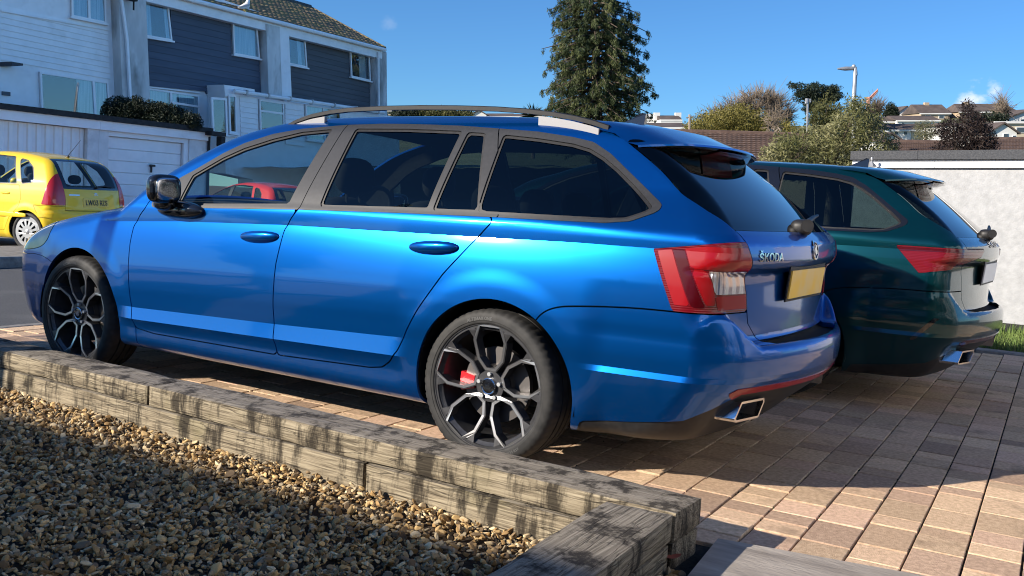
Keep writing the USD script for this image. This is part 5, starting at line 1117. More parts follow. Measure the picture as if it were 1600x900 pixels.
# ---------------- other cars ----------------
GRN = dict(OCT); GRN['top'] = [(x_, z_ - .028 * (z_ > 1.3)) for x_, z_ in OCT['top']]; GRN['bumper'] = [(z_, x_ - .045) for z_, x_ in OCT['bumper']]; GRN['rear'] = [(z_, x_ - .02) for z_, x_ in OCT['rear']]; green_car, green_f = build_estate('estate_car', 'dark green estate car with black window trim, parked beside the white garage', (.50, 2.44, 0), -1.8, green_paint, GRN, .0165, green=True)
HAT = dict(W=[(.15, .70), (.19, .76), (.25, .80), (.40, .825), (.55, .835), (.70, .835), (.82, .825), (.90, .812), (.95, .80), (1.05, .775), (1.2, .715), (1.35, .64), (1.45, .575), (1.54, .5)],
    shoulder=[(-4, .86), (-1.8, .90), (.8, .92)], lowline=[(-4, .44), (1, .44)], top=[(-3.26, .45), (-3.22, .62), (-3.12, .74), (-2.95, .83), (-2.7, .91), (-2.45, .985), (-2.3, 1.05), (-2.0, 1.20), (-1.7, 1.33), (-1.4, 1.435), (-1.1, 1.49), (-.8, 1.515), (-.5, 1.51), (-.2, 1.485), (.1, 1.43), (.35, 1.36), (.6, 1.26)],
    rear=[(.15, .40), (.25, .52), (.35, .585), (.5, .61), (.6, .605), (.66, .575), (.75, .565), (.9, .545), (1.0, .52), (1.1, .475), (1.2, .415), (1.3, .34), (1.4, .255), (1.5, .15)], rear_c=[(.2, .25), (.6, .22), (.7, .16), (1.5, .16)], rear_r=[(.2, .14), (.6, .14), (.8, .10), (1.5, .08)],
    front=[(.15, -3.10), (.25, -3.18), (.4, -3.24), (.55, -3.24), (.7, -3.20)], fc=.4, fr=.16, tf=(-1.9, .08), tr=(-.1, .03), arches=[(0, .29, .325, .016), (-2.46, .29, .325, .016)], wc=.25, crown=.12, zb=.17, tr_r=([-3.2, -2.3, -1.2, .4], [.08, .04, .07, .07]))
HG = [[(-1.98, 1.005), (-1.95, 1.06), (-1.70, 1.215), (-1.42, 1.335), (-1.16, 1.40), (-1.12, .975), (-1.95, .965)], [(-1.04, .98), (-1.07, 1.41), (-.78, 1.432), (-.42, 1.415), (-.20, 1.00)], [(-.13, 1.0), (-.33, 1.40), (-.16, 1.37), (-.01, 1.27), (.07, 1.12), (.08, 1.045), (.03, 1.02)]]
HATS = {}
def build_hatch(name, label, loc, rz, P, plate, group):
    if 'm' not in HATS:
        f = make_field(HAT); M = surface(f, (-3.4, -.95, .1), (.75, .05, 1.62), .02); M = clip(M, -M[0][:, 1] + 1e-7); ym_ = np.abs(M[0][:, 1]) < 1e-5; M[0][ym_, 1] = 0; HATS['m'] = (f, M)
    f, M = HATS['m']; car = thing(name, label, 'car', loc, rz, group); both = lambda m: join([m, mirror(m)])
    arch = lambda V: np.minimum(np.hypot(V[:, 0], V[:, 2] - .29), np.hypot(V[:, 0] + 2.46, V[:, 2] - .29)) - .325
    gs = [poly_xz(g, 0, .03) for g in HG]; A = cut(M, arch)
    yt = lambda V: np.interp(V[:, 2], [.5, .66, .8, 1.0, 1.15, 1.3, 1.42], [.62, .60, .585, .60, .60, .575, .52])
    tg = lambda V: np.minimum.reduce([yt(V) - np.abs(V[:, 1]), V[:, 0] - .12, V[:, 2] - .64, 1.44 - V[:, 2]])
    rw_ = lambda V: np.minimum.reduce([yt(V) - .0 - np.abs(V[:, 1]), V[:, 2] - .965, 1.415 - V[:, 2], V[:, 0] - .12])
    lamp = lambda V: np.minimum.reduce([V[:, 2] - .715, 1.22 - V[:, 2], np.abs(V[:, 1]) - yt(V) - .004, V[:, 0] - np.interp(V[:, 2], [.71, .8, 1.0, 1.22], [.27, .30, .335, .37])])
    bump = lambda V: np.minimum.reduce([V[:, 0] - np.interp(V[:, 2], [.2, .45, .6, .72], [.27, .28, .20, .12]), np.where(np.abs(V[:, 1]) < yt(V), .635, .70) - V[:, 2]])
    xx = lambda V: V[:, 0] - HAT['wc'] * V[:, 1] ** 2
    ws = lambda V: np.minimum.reduce([np.interp(xx(V), [-2.4, -1.3], [.72, .57]) - np.abs(V[:, 1]), xx(V) + 2.33, -1.32 - xx(V), V[:, 2] - .98])
    B = A
    for g in gs: B = cut(B, neg(g))
    wsm = cut(B, ws); B = cut(B, neg(ws)); glass = cut(B, rw_); B = cut(B, neg(rw_)); gate = tidy(cut(B, shrink(tg, .003)), .1); B = cut(B, neg(tg, .003)); lm = cut(B, lamp); B = cut(B, neg(lamp, .002)); bm = cut(B, shrink(bump, .003)); B = cut(B, neg(bump, .003))
    dz = lambda V: np.minimum(1.0 - V[:, 2], np.abs(V[:, 1]) - .4)
    d1 = minf(poly_xz([(-2.02, .95), (-2.08, .80), (-2.06, .5), (-1.98, .29), (-1.12, .29), (-1.08, .97)], 0, .04), dz); d2 = minf(poly_xz([(-1.08, .97), (-1.12, .29), (-.42, .29), (-.30, .50), (-.14, .66), (-.10, .80), (-.16, .99)], 0, .04), dz)
    D1, D2 = cut(B, shrink(d1, .003)), cut(B, shrink(d2, .003)); B = cut(B, neg(d1, .003), neg(d2, .003))
    part('body_shell', both(rim(B, .015)), P, car); go = part('tailgate', both(rim(gate, .015)), P, car); rb = part('rear_bumper', both(rim(bm, .015)), P, car)
    inner = cut(A, *[neg(g) for g in gs], neg(ws), neg(rw_)); part('lining', both(offset(inner, -.022)), interior_m, car)
    part('windscreen', both(offset(wsm, -.004)), glass_front, car); part('rear_window', both(offset(cut(glass, lambda V: np.minimum.reduce([yt(V) - .07 - np.abs(V[:, 1]), V[:, 2] - 1.0, 1.38 - V[:, 2]])), -.003)), glass_front, go)
    part('window_surround', both(offset(cut(glass, lambda V: -np.minimum.reduce([yt(V) - .07 - np.abs(V[:, 1]), V[:, 2] - 1.0, 1.38 - V[:, 2]])), -.003)), black_gloss, go)
    for s, fn in enumerate(((lambda m: m), mirror)):
        k = np.array([1, 1 - 2 * s, 1]); o1 = part('front_door', fn(rim(D1, .015)), P, car); o2 = part('rear_door', fn(rim(D2, .015)), P, car)
        for g, o in zip(gs, (o1, o2, o2)):
            q = cut(A, g); part('side_window', fn(offset(q, -.005)), glass_front, o); part('window_seal', fn(offset(cut(q, lambda V: .014 - g(V)), .002)), black_plastic, o)
        pil = cut(A, poly_xz([(-1.13, .97), (-1.17, 1.41), (-1.06, 1.42), (-1.03, .97)], 0)); part('door_pillar', fn(offset(pil, .003)), black_plastic, o1)
        for o, cx in ((o1, -1.25), (o2, -.40)):
            hb = blob((cx - .09, -.838, .835), (cx + .09, -.80, .875), 2); hb.vertices = hb.vertices * k; part('handle', hb, P, o, smooth=60)
            st = blob((cx - .42, -.852, .50), (cx + .40, -.815, .575), 2, 5); st.vertices = st.vertices * k; part('rubbing_strip', st, P, o, smooth=60)
        part('tail_lamp', fn(rim(offset(lm, .004), .03)), material_once('hatch_tail_lens', lambda: simple('hatch_tail_lens', (.40, .012, .016), .2, coat=1.0)), car)
        mm = blob((-1.99, -1.0, .96), (-1.86, -.82, 1.08), 2, 2.6); mm.vertices = mm.vertices * k; part('door_mirror', mm, P, o1, smooth=60)
        w_y = -.70 + 1.40 * s
        for ax in (0, -2.46): wheel(car, (ax, w_y, .29), -1 + 2 * s, R=.29, text=False, simple_rim=(12, material_once('silver_trim', lambda: simple('silver_wheel_trim', (.34, .345, .35), .4, metallic=.4))), seg=72)
        for ax in (0, -2.46):
            th = np.linspace(0, np.pi, 24); a0 = np.stack([ax + .33 * np.cos(th), np.full(24, -.80), .29 + .33 * np.sin(th)], 1); a1 = a0 + [0, .4, 0]; V = np.vstack([a0, a1, [[ax, -.40, .29]]]) * k; i = np.arange(23)
            part('arch_liner', trimesh.Trimesh(V, np.vstack([np.stack([i, i + 1, i + 25], 1), np.stack([i, i + 25, i + 24], 1), np.stack([i + 24, i + 25, np.full(23, 48)], 1)]), process=False), black_plastic, car)
    st = cut(bm, lambda V: .03 - np.abs(V[:, 2] - .555)); part('bumper_strip', both(rim(offset(st, .012), .014)), P, rb)
    part('underbody', tbox((-3.0, -.5, .18), (.4, .5, .28)), black_plastic, car); part('floor', tbox((-2.3, -.66, .28), (.3, .66, .34)), interior_m, car); part('dashboard', blob((-2.35, -.68, .75), (-1.8, .68, 1.0), 2, 3), interior_m, car); seats(car, .34, -1.1, -.35, .05)
    def x_at(y, z): return surf_x(f, np.atleast_1d(np.asarray(y, float)), np.atleast_1d(np.asarray(z, float)), 0, .8)
    pr_ = cut(gate, lambda V: np.minimum(.275 - np.abs(V[:, 1]), .066 - np.abs(V[:, 2] - .765))); po_ = part('number_plate', both(rim(offset(pr_, .006), .008)), plate_y, go)
    if plate: 
        m = meshkit.text_mesh(plate, .075, .002, bold=True); V = m.vertices.copy(); V[:, 0] *= .47 / np.ptp(V[:, 0]); V[:, 0] -= .235; V[:, 2] += .0075; y, z = V[:, 0], V[:, 1] + .728; part('plate_lettering', trimesh.Trimesh(np.stack([x_at(y, z) + V[:, 2], y, z], 1), m.faces, process=False), ink, po_)
        e = Polygon([(-.045, 0), (0, .022), (.045, 0), (.03, 0), (0, .013), (-.03, 0)]); m = prism(e.union(affinity.translate(e, 0, -.022)), .002, .006, (1, 2, 0)); V = m.vertices; V[:, 2] += .90; V[:, 0] += x_at(V[:, 1], V[:, 2]); part('chevron_emblem', m, chrome, go)
        m = prism(sbox(-.52, .868, -.33, .886), .002, .004, (1, 2, 0)); V = m.vertices; V[:, 0] += x_at(V[:, 1], V[:, 2]); part('badge_strip', m, chrome, go)
        part('aerial', tube([(-.02, 0, f_top(f, -.02, 0) - .005), (.24, .0, f_top(f, -.02, 0) + .27)], [.006, .0025], 6), ink, car); part('aerial_base', blob((-.05, -.02, f_top(f, -.02, 0) - .01), (.03, .02, f_top(f, -.02, 0) + .025), 2), ink, car)
        part('rear_wiper', tube([(x_at(0, 1.0)[0] + .02, .02, 1.0), (x_at(-.05, 1.03)[0] + .015, .18, 1.03), (x_at(-.3, 1.02)[0] + .012, .45, 1.02)], [.018, .012, .007], 6), ink, go)
    return car
yq = on((42, 362), 2, .18) - np.array([math.sin(math.radians(14)) * .81, -math.cos(math.radians(14)) * .81, 0]); build_hatch('hatchback', 'yellow hatchback with silver wheel trims parked across the road in front of the garages', (yq[0], yq[1], -.11), 14, yellow_paint, 'LW03 RZS', 'hatchbacks across the road')
build_hatch('hatchback', 'red hatchback across the road, seen only through the front windows of the blue car', (-13.0, 11.2, -.36), -8, red_paint, None, 'hatchbacks across the road')
RH = RIGHT - UP * (RIGHT @ UP); UPV = np.array([-.0222, -.0732, .9971]); RH = np.cross(FWD, UPV); RH /= np.linalg.norm(RH); DP = np.cross(UPV, RH)
# ---------------- hillside, far houses and trees ----------------
sky_px = [(380, 178), (560, 177), (640, 173), (700, 172), (760, 178), (850, 188), (960, 190), (1040, 192), (1100, 197), (1240, 196), (1340, 196), (1400, 186), (1440, 180), (1500, 176), (1560, 176), (1640, 172), (1800, 165)]
xs = np.arange(380, 1801, 20); ysk = np.interp(xs, *zip(*sky_px)); D_rows = [30, 45, 70, 95, 110, 150, 160, 185, 205, 220, 300]; fr_ = [1.0, .95, .82, .70, .62, .48, .43, .25, .15, .07, 0.0]; base_y = 300 + .059 * (xs - 800)
V = []; hr = np.random.default_rng(9)
for D, fq_ in zip(D_rows, fr_):
    for x, y in zip(xs, ysk): V.append(at((x, y + (min(base_y[0], 262) - y) * fq_ + hr.normal(0, .8)), D))
n = len(xs); i, j = np.meshgrid(np.arange(len(D_rows) - 1), np.arange(n - 1), indexing='ij'); a = (i * n + j).ravel(); F = np.vstack([np.stack([a, a + 1, a + n + 1], 1), np.stack([a, a + n + 1, a + n], 1)])
V = np.array(V); back_ = V[-n:] + np.array([-60, 160, -60]); V = np.vstack([V, back_]); a = (len(D_rows) - 1) * n + np.arange(n - 1); F = np.vstack([F, np.stack([a, a + 1, a + n + 1], 1), np.stack([a, a + n + 1, a + n], 1)])
part('hillside', trimesh.Trimesh(V, F, process=False), hill_m, smooth=True, kind='structure')
def far_house(label, D, x0, x1, ytop, ybot, roof, wallm, roofm, depth=8, gable=False, over=.3, wins=(), chim=(), name='hillside_house', tilt=0.0, hip=0.0):
    """house whose front wall spans x0..x1, ytop..ybot in the photograph at distance D; roof = ridge height in pixels above the wall"""
    t = thing(name, label, 'house'); s = D / FPX; O = at((x0, ybot), D); w = (x1 - x0) * s; h = (ybot - ytop) * s; r = roof * s; d = DP + 0.0
    def W(a, b, c): return O + RH * a + UPV * (c) + d * b - UPV * 0 + RH * 0
    def hexa(P8, nm, m, par): part(nm, trimesh.convex.convex_hull(np.array(P8)), m, par)
    hexa([W(a, b, c) for a in (0, w) for b in (0, depth) for c in (-1.5, h)], 'wall', wallm, t)
    if gable:
        part('gable', trimesh.convex.convex_hull(np.array([W(0, b, h) for b in (0.001, depth)] + [W(w, b, h) for b in (0.001, depth)] + [W(w / 2, b, h + r) for b in (.001, depth)])), wallm, t)
        for sg in (0, 1):
            a0, a1 = (0 - over, w / 2) if sg == 0 else (w + over, w / 2); z0 = h - over * r / (w / 2)
            part('roof', trimesh.convex.convex_hull(np.array([W(a0, b, z0 + q) for b in (-.25, depth) for q in (.05, .22)] + [W(a1, b, h + r + q) for b in (-.25, depth) for q in (.05, .22)])), roofm, t)
    else:
        part('roof', trimesh.convex.convex_hull(np.array([W(-over, -over, h), W(w + over, -over, h), W(-over, depth + over, h), W(w + over, depth + over, h), W(-over + hip * s, depth / 2, h + r), W(w + over - hip * s, depth / 2, h + r)])), roofm, t)
        part('fascia', trimesh.convex.convex_hull(np.array([W(a, b, c) for a in (-over, w + over) for b in (-over - .05, -over + .1) for c in (h - .25, h + .02)])), far_white, t)
    for (u0, v0, u1, v1) in wins:
        q = [W(w * a, b, h * (1 - c)) for a in (u0, u1) for b in (-.06, .1) for c in (v0, v1)]; fw = part('window', trimesh.convex.convex_hull(np.array(q)), far_white, t)
        e = .12; q = [W(w * a, b, h * (1 - c)) for a in (u0 + (u1 - u0) * e, u1 - (u1 - u0) * e) for b in (-.09, .1) for c in (v0 + (v1 - v0) * e, v1 - (v1 - v0) * e)]; part('pane', trimesh.convex.convex_hull(np.array(q)), far_glass, fw)
    for u in chim: part('chimney', trimesh.convex.convex_hull(np.array([W(w * u + a, depth / 2 + b, h + c) for a in (-.5, .5) for b in (-.5, .5) for c in (0, r + .45)])), wallm, t)
    return t
FH = far_house; W2_ = ((.15, .25, .35, .75), (.62, .25, .82, .75))
FH('white gabled house high on the hill, left of the tan house', 225, 1402, 1430, 177, 186, 10, far_white, tile_far, gable=True, wins=((.28, .2, .42, .6), (.62, .2, .76, .6)))
FH('tan house with a steep dark roof and a central chimney on the skyline', 215, 1438, 1483, 177, 188, 15, far_tan, tile_far, depth=10, wins=W2_, chim=(.5,))
th_ = FH('long dark roofed house with dormers on the skyline, right of the tan house', 215, 1499, 1590, 175, 186, 14, far_tan, tile_far, depth=10, hip=8, wins=((.2, .1, .26, .5), (.5, .1, .56, .5), (.78, .1, .84, .5)), chim=(.28,))
FH('upper cream terrace with a long dark roof, left half', 185, 1358, 1400, 190, 201, 8, far_cream, tile_far, wins=((.2, .25, .3, .7), (.62, .25, .74, .7)))
FH('upper white terrace with a long dark roof, right half', 184, 1401, 1466, 188, 201, 8, far_white, tile_far, wins=((.1, .25, .18, .7), (.4, .25, .5, .7), (.7, .25, .8, .7)))
FH('lower terrace house with cream walls, left of the white pair', 150, 1366, 1389, 204, 216, 10, far_cream, tile_far, wins=((.4, .25, .65, .7),))
FH('lower white terrace house in the middle of the row', 150, 1389.5, 1423, 203, 219, 10, far_white, tile_far, wins=((.22, .15, .40, .5), (.64, .15, .82, .5)))
FH('lower cream terrace house behind the pale tree', 150, 1423.5, 1470, 203, 219, 10, far_cream, tile_far, wins=((.2, .15, .36, .5), (.6, .15, .76, .5)))
FH('small dark roofed bungalow with a white bargeboard below the terrace', 95, 1378, 1404, 218, 226, 8, far_white, tile_far, gable=True, depth=8)
FH('white house with a wide gable at the right edge of the photograph', 135, 1573, 1640, 186, 196, 13, far_white, tile_far, gable=True, depth=9, wins=((.30, .0, .5, .9),))
FH('long flat fronted cream house below the wide white gable', 120, 1553, 1640, 190, 214, 2, far_cream, tile_far, depth=9, wins=((.38, .35, .55, .75),), over=.2)
FH('small white gabled house above the brown garage roofs at the right', 105, 1545, 1588, 208, 220, 14, far_white, tile_far, gable=True, depth=8, wins=((.5, .05, .68, .6), (.84, .3, .94, .8)))
FH('white house half hidden behind the purple bush', 120, 1490, 1540, 196, 220, 5, far_white, tile_far, depth=9, wins=((.2, .2, .35, .6),))
FH('dark roofed house with white chimney ends beside the conifer', 160, 1032, 1066, 187, 196, 8, far_white, tile_far, depth=9, chim=(.0, 1.0), over=0)
FH('small white house peeping out at the edge of the conifer', 165, 1008, 1022, 186, 196, 5, far_white, tile_far, depth=8, chim=(.9,), over=.1)
FH('brown roofed house below the white chimneys', 120, 1008, 1074, 199, 208, 9, far_tan, tile_far, depth=12)
FH('cream house seen under the roof rail beside the terrace', 170, 596, 611, 172, 186, 2, far_cream, tile_far, depth=8, wins=((.4, .3, .6, .6),))
FH('small white gabled house seen under the roof rail', 170, 700, 716, 179, 186, 5, far_white, tile_far, gable=True)
FH('white gabled house with a dark roof under the roof rail, right of the trees', 165, 736, 760, 180, 188, 7, far_white, tile_far, gable=True)
FH('dark roofed terrace under the rear end of the roof rail', 165, 762, 800, 182, 190, 6, far_white, tile_far, wins=W2_)
FH('pale house under the rear end of the roof rail', 160, 803, 845, 182, 192, 5, far_cream, tile_far, wins=W2_)
def tiled_roof(name, label, cat, pxs, D0, D1, n, mat):
    """roof slope facing the viewer: pxs = top left, top right, bottom right, bottom left; D0 near (eaves), D1 far (ridge)"""
    t = thing(name, label, cat); tl_, tr_, br_, bl_ = at(pxs[0], D1), at(pxs[1], D1), at(pxs[2], D0), at(pxs[3], D0); nn = np.cross(tr_ - tl_, bl_ - tl_); nn /= np.linalg.norm(nn); nn *= np.sign(nn[2])
    for i in range(n):
        a, b = i / n, (i + 1.1) / n; p = [tl_ + (bl_ - tl_) * a, tr_ + (br_ - tr_) * a, tr_ + (br_ - tr_) * b, tl_ + (bl_ - tl_) * b]
        m = 60; V = []
        wv = .012 * (np.arange(m) % 2)
        for q, (e0_, e1_, up_) in enumerate(((p[0], p[1], 0), (p[3], p[2], .035), (p[3], p[2], -.01))):
            for k in range(m): V.append(e0_ + (e1_ - e0_) * k / (m - 1) + nn * (up_ + wv[k]))
        k = np.arange(m - 1); part('tile_course', trimesh.Trimesh(np.array(V), np.vstack([np.stack([k + o, k + 1 + o, k + 1 + m + o], 1) for o in (0, m)] + [np.stack([k + o, k + 1 + m + o, k + m + o], 1) for o in (0, m)]), process=False), mat, t)
    part('ridge', tube([tl_, tr_], .09, 8), mat, t); dn = np.array([0, 0, -2.6]); part('wall', trimesh.convex.convex_hull(np.array([bl_, br_, bl_ + dn, br_ + dn, tl_ - [0, 0, .3], tr_ - [0, 0, .3], tl_ + dn, tr_ + dn]) - [0, 0, .12]), far_tan, t)
    return t
tiled_roof('tiled_roof_building', 'low building with a brown tiled roof behind the spoiler of the blue car', 'building', [(1040, 206), (1262, 212), (1262, 262), (1040, 262)], 24, 27.5, 15, tile_brown)
tiled_roof('tiled_roof_building', 'low brown tiled roof behind the white garage, left of the purple bush', 'building', [(1380, 222), (1490, 224), (1490, 250), (1380, 250)], 26, 30, 11, tile_brown)
tiled_roof('tiled_roof_building', 'low brown tiled roof behind the white garage, right of the purple bush', 'building', [(1515, 218), (1660, 217), (1660, 246), (1515, 246)], 32, 38, 12, tile_brown)
# the big conifer
oc_px = [(875, -60), (950, -70), (966, 8), (981, 14), (996, 20), (990, 34), (1010, 42), (1005, 62), (996, 74), (1006, 90), (1014, 96), (1012, 118), (1018, 128), (1028, 138), (1024, 150), (1018, 160), (1012, 175), (1008, 205), (990, 225), (850, 225), (848, 180), (849, 150), (846, 120), (852, 100), (848, 80), (858, 62), (856, 40), (850, 34), (858, 14), (872, 4), (890, 8)]
DC = 38.0; base = at((935, 330), DC); og = Polygon(oc_px); tr_ = np.random.default_rng(32)
bt = thing('conifer', 'tall dark green conifer with drooping branches against the blue sky', 'tree')
part('trunk', tube([base, at((934, 200), DC), at((930, 60), DC), at((915, -60), DC)], [.28, .22, .15, .06], 10), bark_m, bt, smooth=50)
def rim_px(y, s):
    g = og.intersection(sbox(700, y - 2, 1200, y + 2)); b_ = g.bounds if not g.is_empty else (900, 0, 940, 0); return b_[0] if s < 0 else b_[2]
cc_, cr_2, lim = [], [], []
for lv, py in enumerate(np.arange(224, -66, -8.2)):
    xc = np.interp(py, [-60, 60, 200, 330], [915, 930, 934, 935]); tp = at((xc, py), DC); nb_ = 11 if py > 20 else 9
    for k in range(nb_):
        a = 2 * math.pi * (k + tr_.uniform(-.3, .3)) / nb_ + lv * .9; ca = math.cos(a); w_ = abs(rim_px(float(np.clip(py + 14, -55, 222)), ca) - xc) * DC / FPX; w_ = 1.07 * (w_ * abs(ca) + 1.75 * (1 - abs(ca))) * tr_.uniform(.72, 1.04)
        d = RH * ca + DP * math.sin(a); up_ = tr_.uniform(.05, .22); drp = tr_.uniform(.30, .55); pts = []
        for t in np.linspace(0, 1, 7): pts.append(tp + d * w_ * t + UPV * (up_ * w_ * t - drp * w_ * t * t * .75 + .16 * max(0, t - .8)))
        lim.append(tube(pts, np.linspace(.045, .012, 7), 4, False)); n_s = max(5, int(w_ * 7.5))
        for q in range(n_s):
            t = tr_.uniform(.22, 1.0) ** .75; c = np.array([np.interp(t, np.linspace(0, 1, 7), np.array(pts)[:, m_]) for m_ in range(3)]); side = np.cross(d, UPV) * tr_.normal(0, .13 * (1.25 - t)); cc_.append(c + side - UPV * tr_.uniform(.02, .20)); cr_2.append((.095, .095, .15))
part('limb', cat_(lim), bark_m, bt)
part('crown', leaves(np.array(cc_), np.array(cr_2), 34, .062, 33, droop=.8, aspect=.36, shell=.1), conifer_leaf, bt)
print('sprays', len(cc_))
# palm-like tuft left of it
pb = at((833, 172), 60.0); pt_ = thing('palm', 'small dark palm tuft at the left foot of the tall conifer', 'tree'); part('trunk', tube([pb - UPV * 3, pb - UPV * .6], .13, 8), bark_m, pt_)
r = np.random.default_rng(41); V = []
for k in range(130):
    a, e = r.uniform(0, 6.28), r.uniform(-.5, 1.3); d = np.array([math.cos(a) * math.cos(e), math.sin(a) * math.cos(e), math.sin(e)]); s_ = np.cross(d, [0, 0, 1.0]); s_ /= np.linalg.norm(s_) + 1e-9; L = r.uniform(.7, 1.1); c = pb - UPV * .4; V += [c + s_ * .03, c - s_ * .03, c + d * L * .6 - s_ * .035, c + d * L + np.array([0, 0, -.12])]
i = np.arange(130)[:, None] * 4; part('crown', (np.array(V), None, np.vstack([i + [0, 1, 2], i + [0, 2, 3]])), hedge_leaf, pt_)
def bare_tree(name, label, base_px, D, outline, n, seed, mat, trunkm, r0=.12, leaf=None, per=0, size=.05, clump=.3):
    t = thing(name, label, 'tree'); r = np.random.default_rng(seed); b = at(base_px, D); tips = clump_in(outline, D, n, D * .03, seed, .2); s = []
    cen = tips.mean(0); hub = [b + (tp - b) * r.uniform(.45, .7) + r.normal(0, .004 * D, 3) for tp in tips[::5]]
    for h_ in hub: s.append(tube([b, b * .5 + h_ * .5 + r.normal(0, .003 * D, 3), h_], [r0, r0 * .7, r0 * .4], 6, False))
    part('trunk', cat_(s), trunkm, t); tw = []
    for tp in tips:
        h_ = min(hub, key=lambda q: np.linalg.norm(q - tp)); mid = h_ * .5 + tp * .5 + r.normal(0, .004 * D, 3); tw.append(tube([h_, mid, tp], [r0 * .35, r0 * .22, r0 * .10], 4, False))
        for k in range(9):
            q = h_ + (tp - h_) * r.uniform(.4, 1.0); o_ = q - cen; o_ = o_ / (np.linalg.norm(o_) + .1); e = q + (o_ * .5 + r.normal(0, .6, 3) + UPV * .5) * .0075 * D; tw.append(tube([q, e], [r0 * .16, r0 * .07], 3, False))
    part('twigs', cat_(tw), mat, t)
    if leaf is not None: part('foliage', leaves(tips, clump, per, size, seed + 1), leaf, t)
    return t
bare_tree('bare_tree', 'wide leafless tree with a rounded twiggy crown above the yellow hedge', (1180, 215), 57, [(1088, 182), (1115, 168), (1140, 156), (1165, 143), (1190, 137), (1215, 142), (1235, 158), (1242, 190), (1100, 195)], 330, 51, twig_m, bark_m, .095)
bare_tree('bare_tree', 'leafless tree with pale pinkish stems in front of the yellow hedge', (1212, 216), 50, [(1195, 170), (1215, 165), (1232, 175), (1228, 205), (1196, 205)], 26, 52, twig_m, pale_bark, .09)
bare_tree('bare_tree', 'thin leafless tree on the skyline beside the orange crane', (1368, 190), 150, [(1358, 165), (1366, 160), (1376, 162), (1378, 185), (1358, 185)], 60, 53, bark_m, bark_m, .22)
bare_tree('bare_tree', 'reddish leafless tree in front of the long dark roof on the skyline', (1566, 186), 130, [(1556, 165), (1566, 152), (1576, 165), (1572, 184), (1558, 184)], 50, 54, twig_m, bark_m, .2)
yl = [(1075, 197), (1095, 187), (1115, 179), (1140, 174), (1165, 172), (1185, 178), (1200, 192), (1240, 197), (1240, 215), (1075, 212)]
plant('yellow_shrub', 'yellow green shrubbery rising behind the brown tiled roof', 'shrub', yellow_leaf, bark_m, leaves(clump_in(yl, 55, 360, 2.0, 61, .3), .55, 60, .085, 62, shell=.3), tube([at((1150, 225), 55), at((1150, 190), 55)], [.15, .08], 6))
pn = [(1237, 132), (1245, 128), (1262, 135), (1275, 131), (1290, 137), (1303, 131), (1310, 138), (1305, 148), (1318, 142), (1312, 152), (1300, 158), (1290, 165), (1262, 178), (1255, 172), (1262, 160), (1247, 158), (1244, 145)]
plant('pine_tree', 'dark flat topped pine beside the street lamp', 'tree', cypress_leaf, bark_m, leaves(clump_in(pn, 52, 150, 1.2, 63, .3), (.32, .32, .18), 70, .075, 64, shell=.2), tube([at((1275, 250), 52), at((1272, 190), 52), at((1278, 140), 52)], [.2, .15, .06], 8))
ol = [(1293, 150), (1305, 160), (1318, 175), (1330, 200), (1330, 230), (1255, 230), (1262, 195), (1268, 172), (1280, 160)]
plant('conifer', 'olive green conifer between the pine and the large glossy bush', 'tree', olive_leaf, bark_m, leaves(clump_in(ol, 34, 200, .8, 65, .3), .26, 60, .055, 66, shell=.2), tube([at((1292, 280), 34), at((1293, 165), 34)], [.14, .05], 8))
gb_ = [(1196, 238), (1210, 218), (1222, 208), (1245, 212), (1262, 205), (1285, 202), (1305, 196), (1316, 168), (1325, 158), (1335, 152), (1346, 158), (1360, 166), (1370, 180), (1375, 196), (1385, 210), (1398, 226), (1396, 250), (1380, 275), (1190, 275)]
plant('large_bush', 'large glossy green bush behind the green car roof', 'bush', bush_leaf, bark_m, leaves(clump_in(gb_, 17.5, 520, .7, 67, .3), .16, 42, .036, 68, aspect=.5, shell=.25), tube([at((1290, 380), 17.5), at((1300, 260), 17.5), at((1335, 175), 17.5)], [.08, .05, .02], 8))
pu = [(1462, 232), (1463, 205), (1466, 190), (1480, 182), (1488, 188), (1503, 185), (1510, 162), (1516, 158), (1520, 175), (1530, 180), (1540, 190), (1548, 205), (1556, 222), (1552, 240), (1470, 242)]
plant('purple_bush', 'dark purple leaved bush standing behind the white garage', 'bush', purple_leaf, bark_m, leaves(clump_in(pu, 19, 190, .6, 69, .3), .14, 42, .034, 70, shell=.25), cat_([tube([at((1505, 300), 19), at((1490 + 20 * k, 200), 19)], [.05, .015], 6) for k in range(3)]))
plant('round_tree', 'small round dark tree on the skyline left of the white gable', 'tree', hedge_leaf, bark_m, leaves(clump_in([(1383, 184), (1385, 172), (1393, 163), (1400, 172), (1402, 184)], 205, 80, 1.5, 71, .3), .8, 60, .22, 72), tube([at((1393, 195), 205), at((1393, 175), 205)], .3, 6))
plant('pale_tree', 'pale green tree in front of the lower terrace', 'tree', pale_leaf, pale_bark, leaves(clump_in([(1430, 215), (1433, 196), (1442, 190), (1456, 192), (1462, 205), (1460, 216)], 110, 60, 1.5, 73, .3), .55, 36, .11, 74), tube([at((1446, 225), 110), at((1446, 200), 110)], [.2, .1], 6))
for q, (o, lab) in enumerate((([(1515, 195), (1520, 182), (1545, 180), (1568, 185), (1570, 196), (1550, 204), (1520, 204)], 'dark evergreen trees below the long dark roof on the skyline'), ([(640, 186), (650, 175), (690, 174), (735, 178), (735, 188)], 'olive trees on the hill seen under the roof rail'), ([(612, 184), (625, 178), (650, 177), (655, 186)], 'dark trees beside the cream house under the roof rail'), ([(1340, 192), (1350, 184), (1362, 186), (1362, 198), (1340, 198)], 'brownish trees at the left end of the upper terrace'))):
    plant('hill_trees', lab, 'trees', (hedge_leaf, olive_leaf, hedge_leaf, olive_leaf)[q], bark_m, leaves(clump_in(o, 125, 130, 2, 80 + q, .3), .9, 50, .2, 90 + q, shell=.3), None)
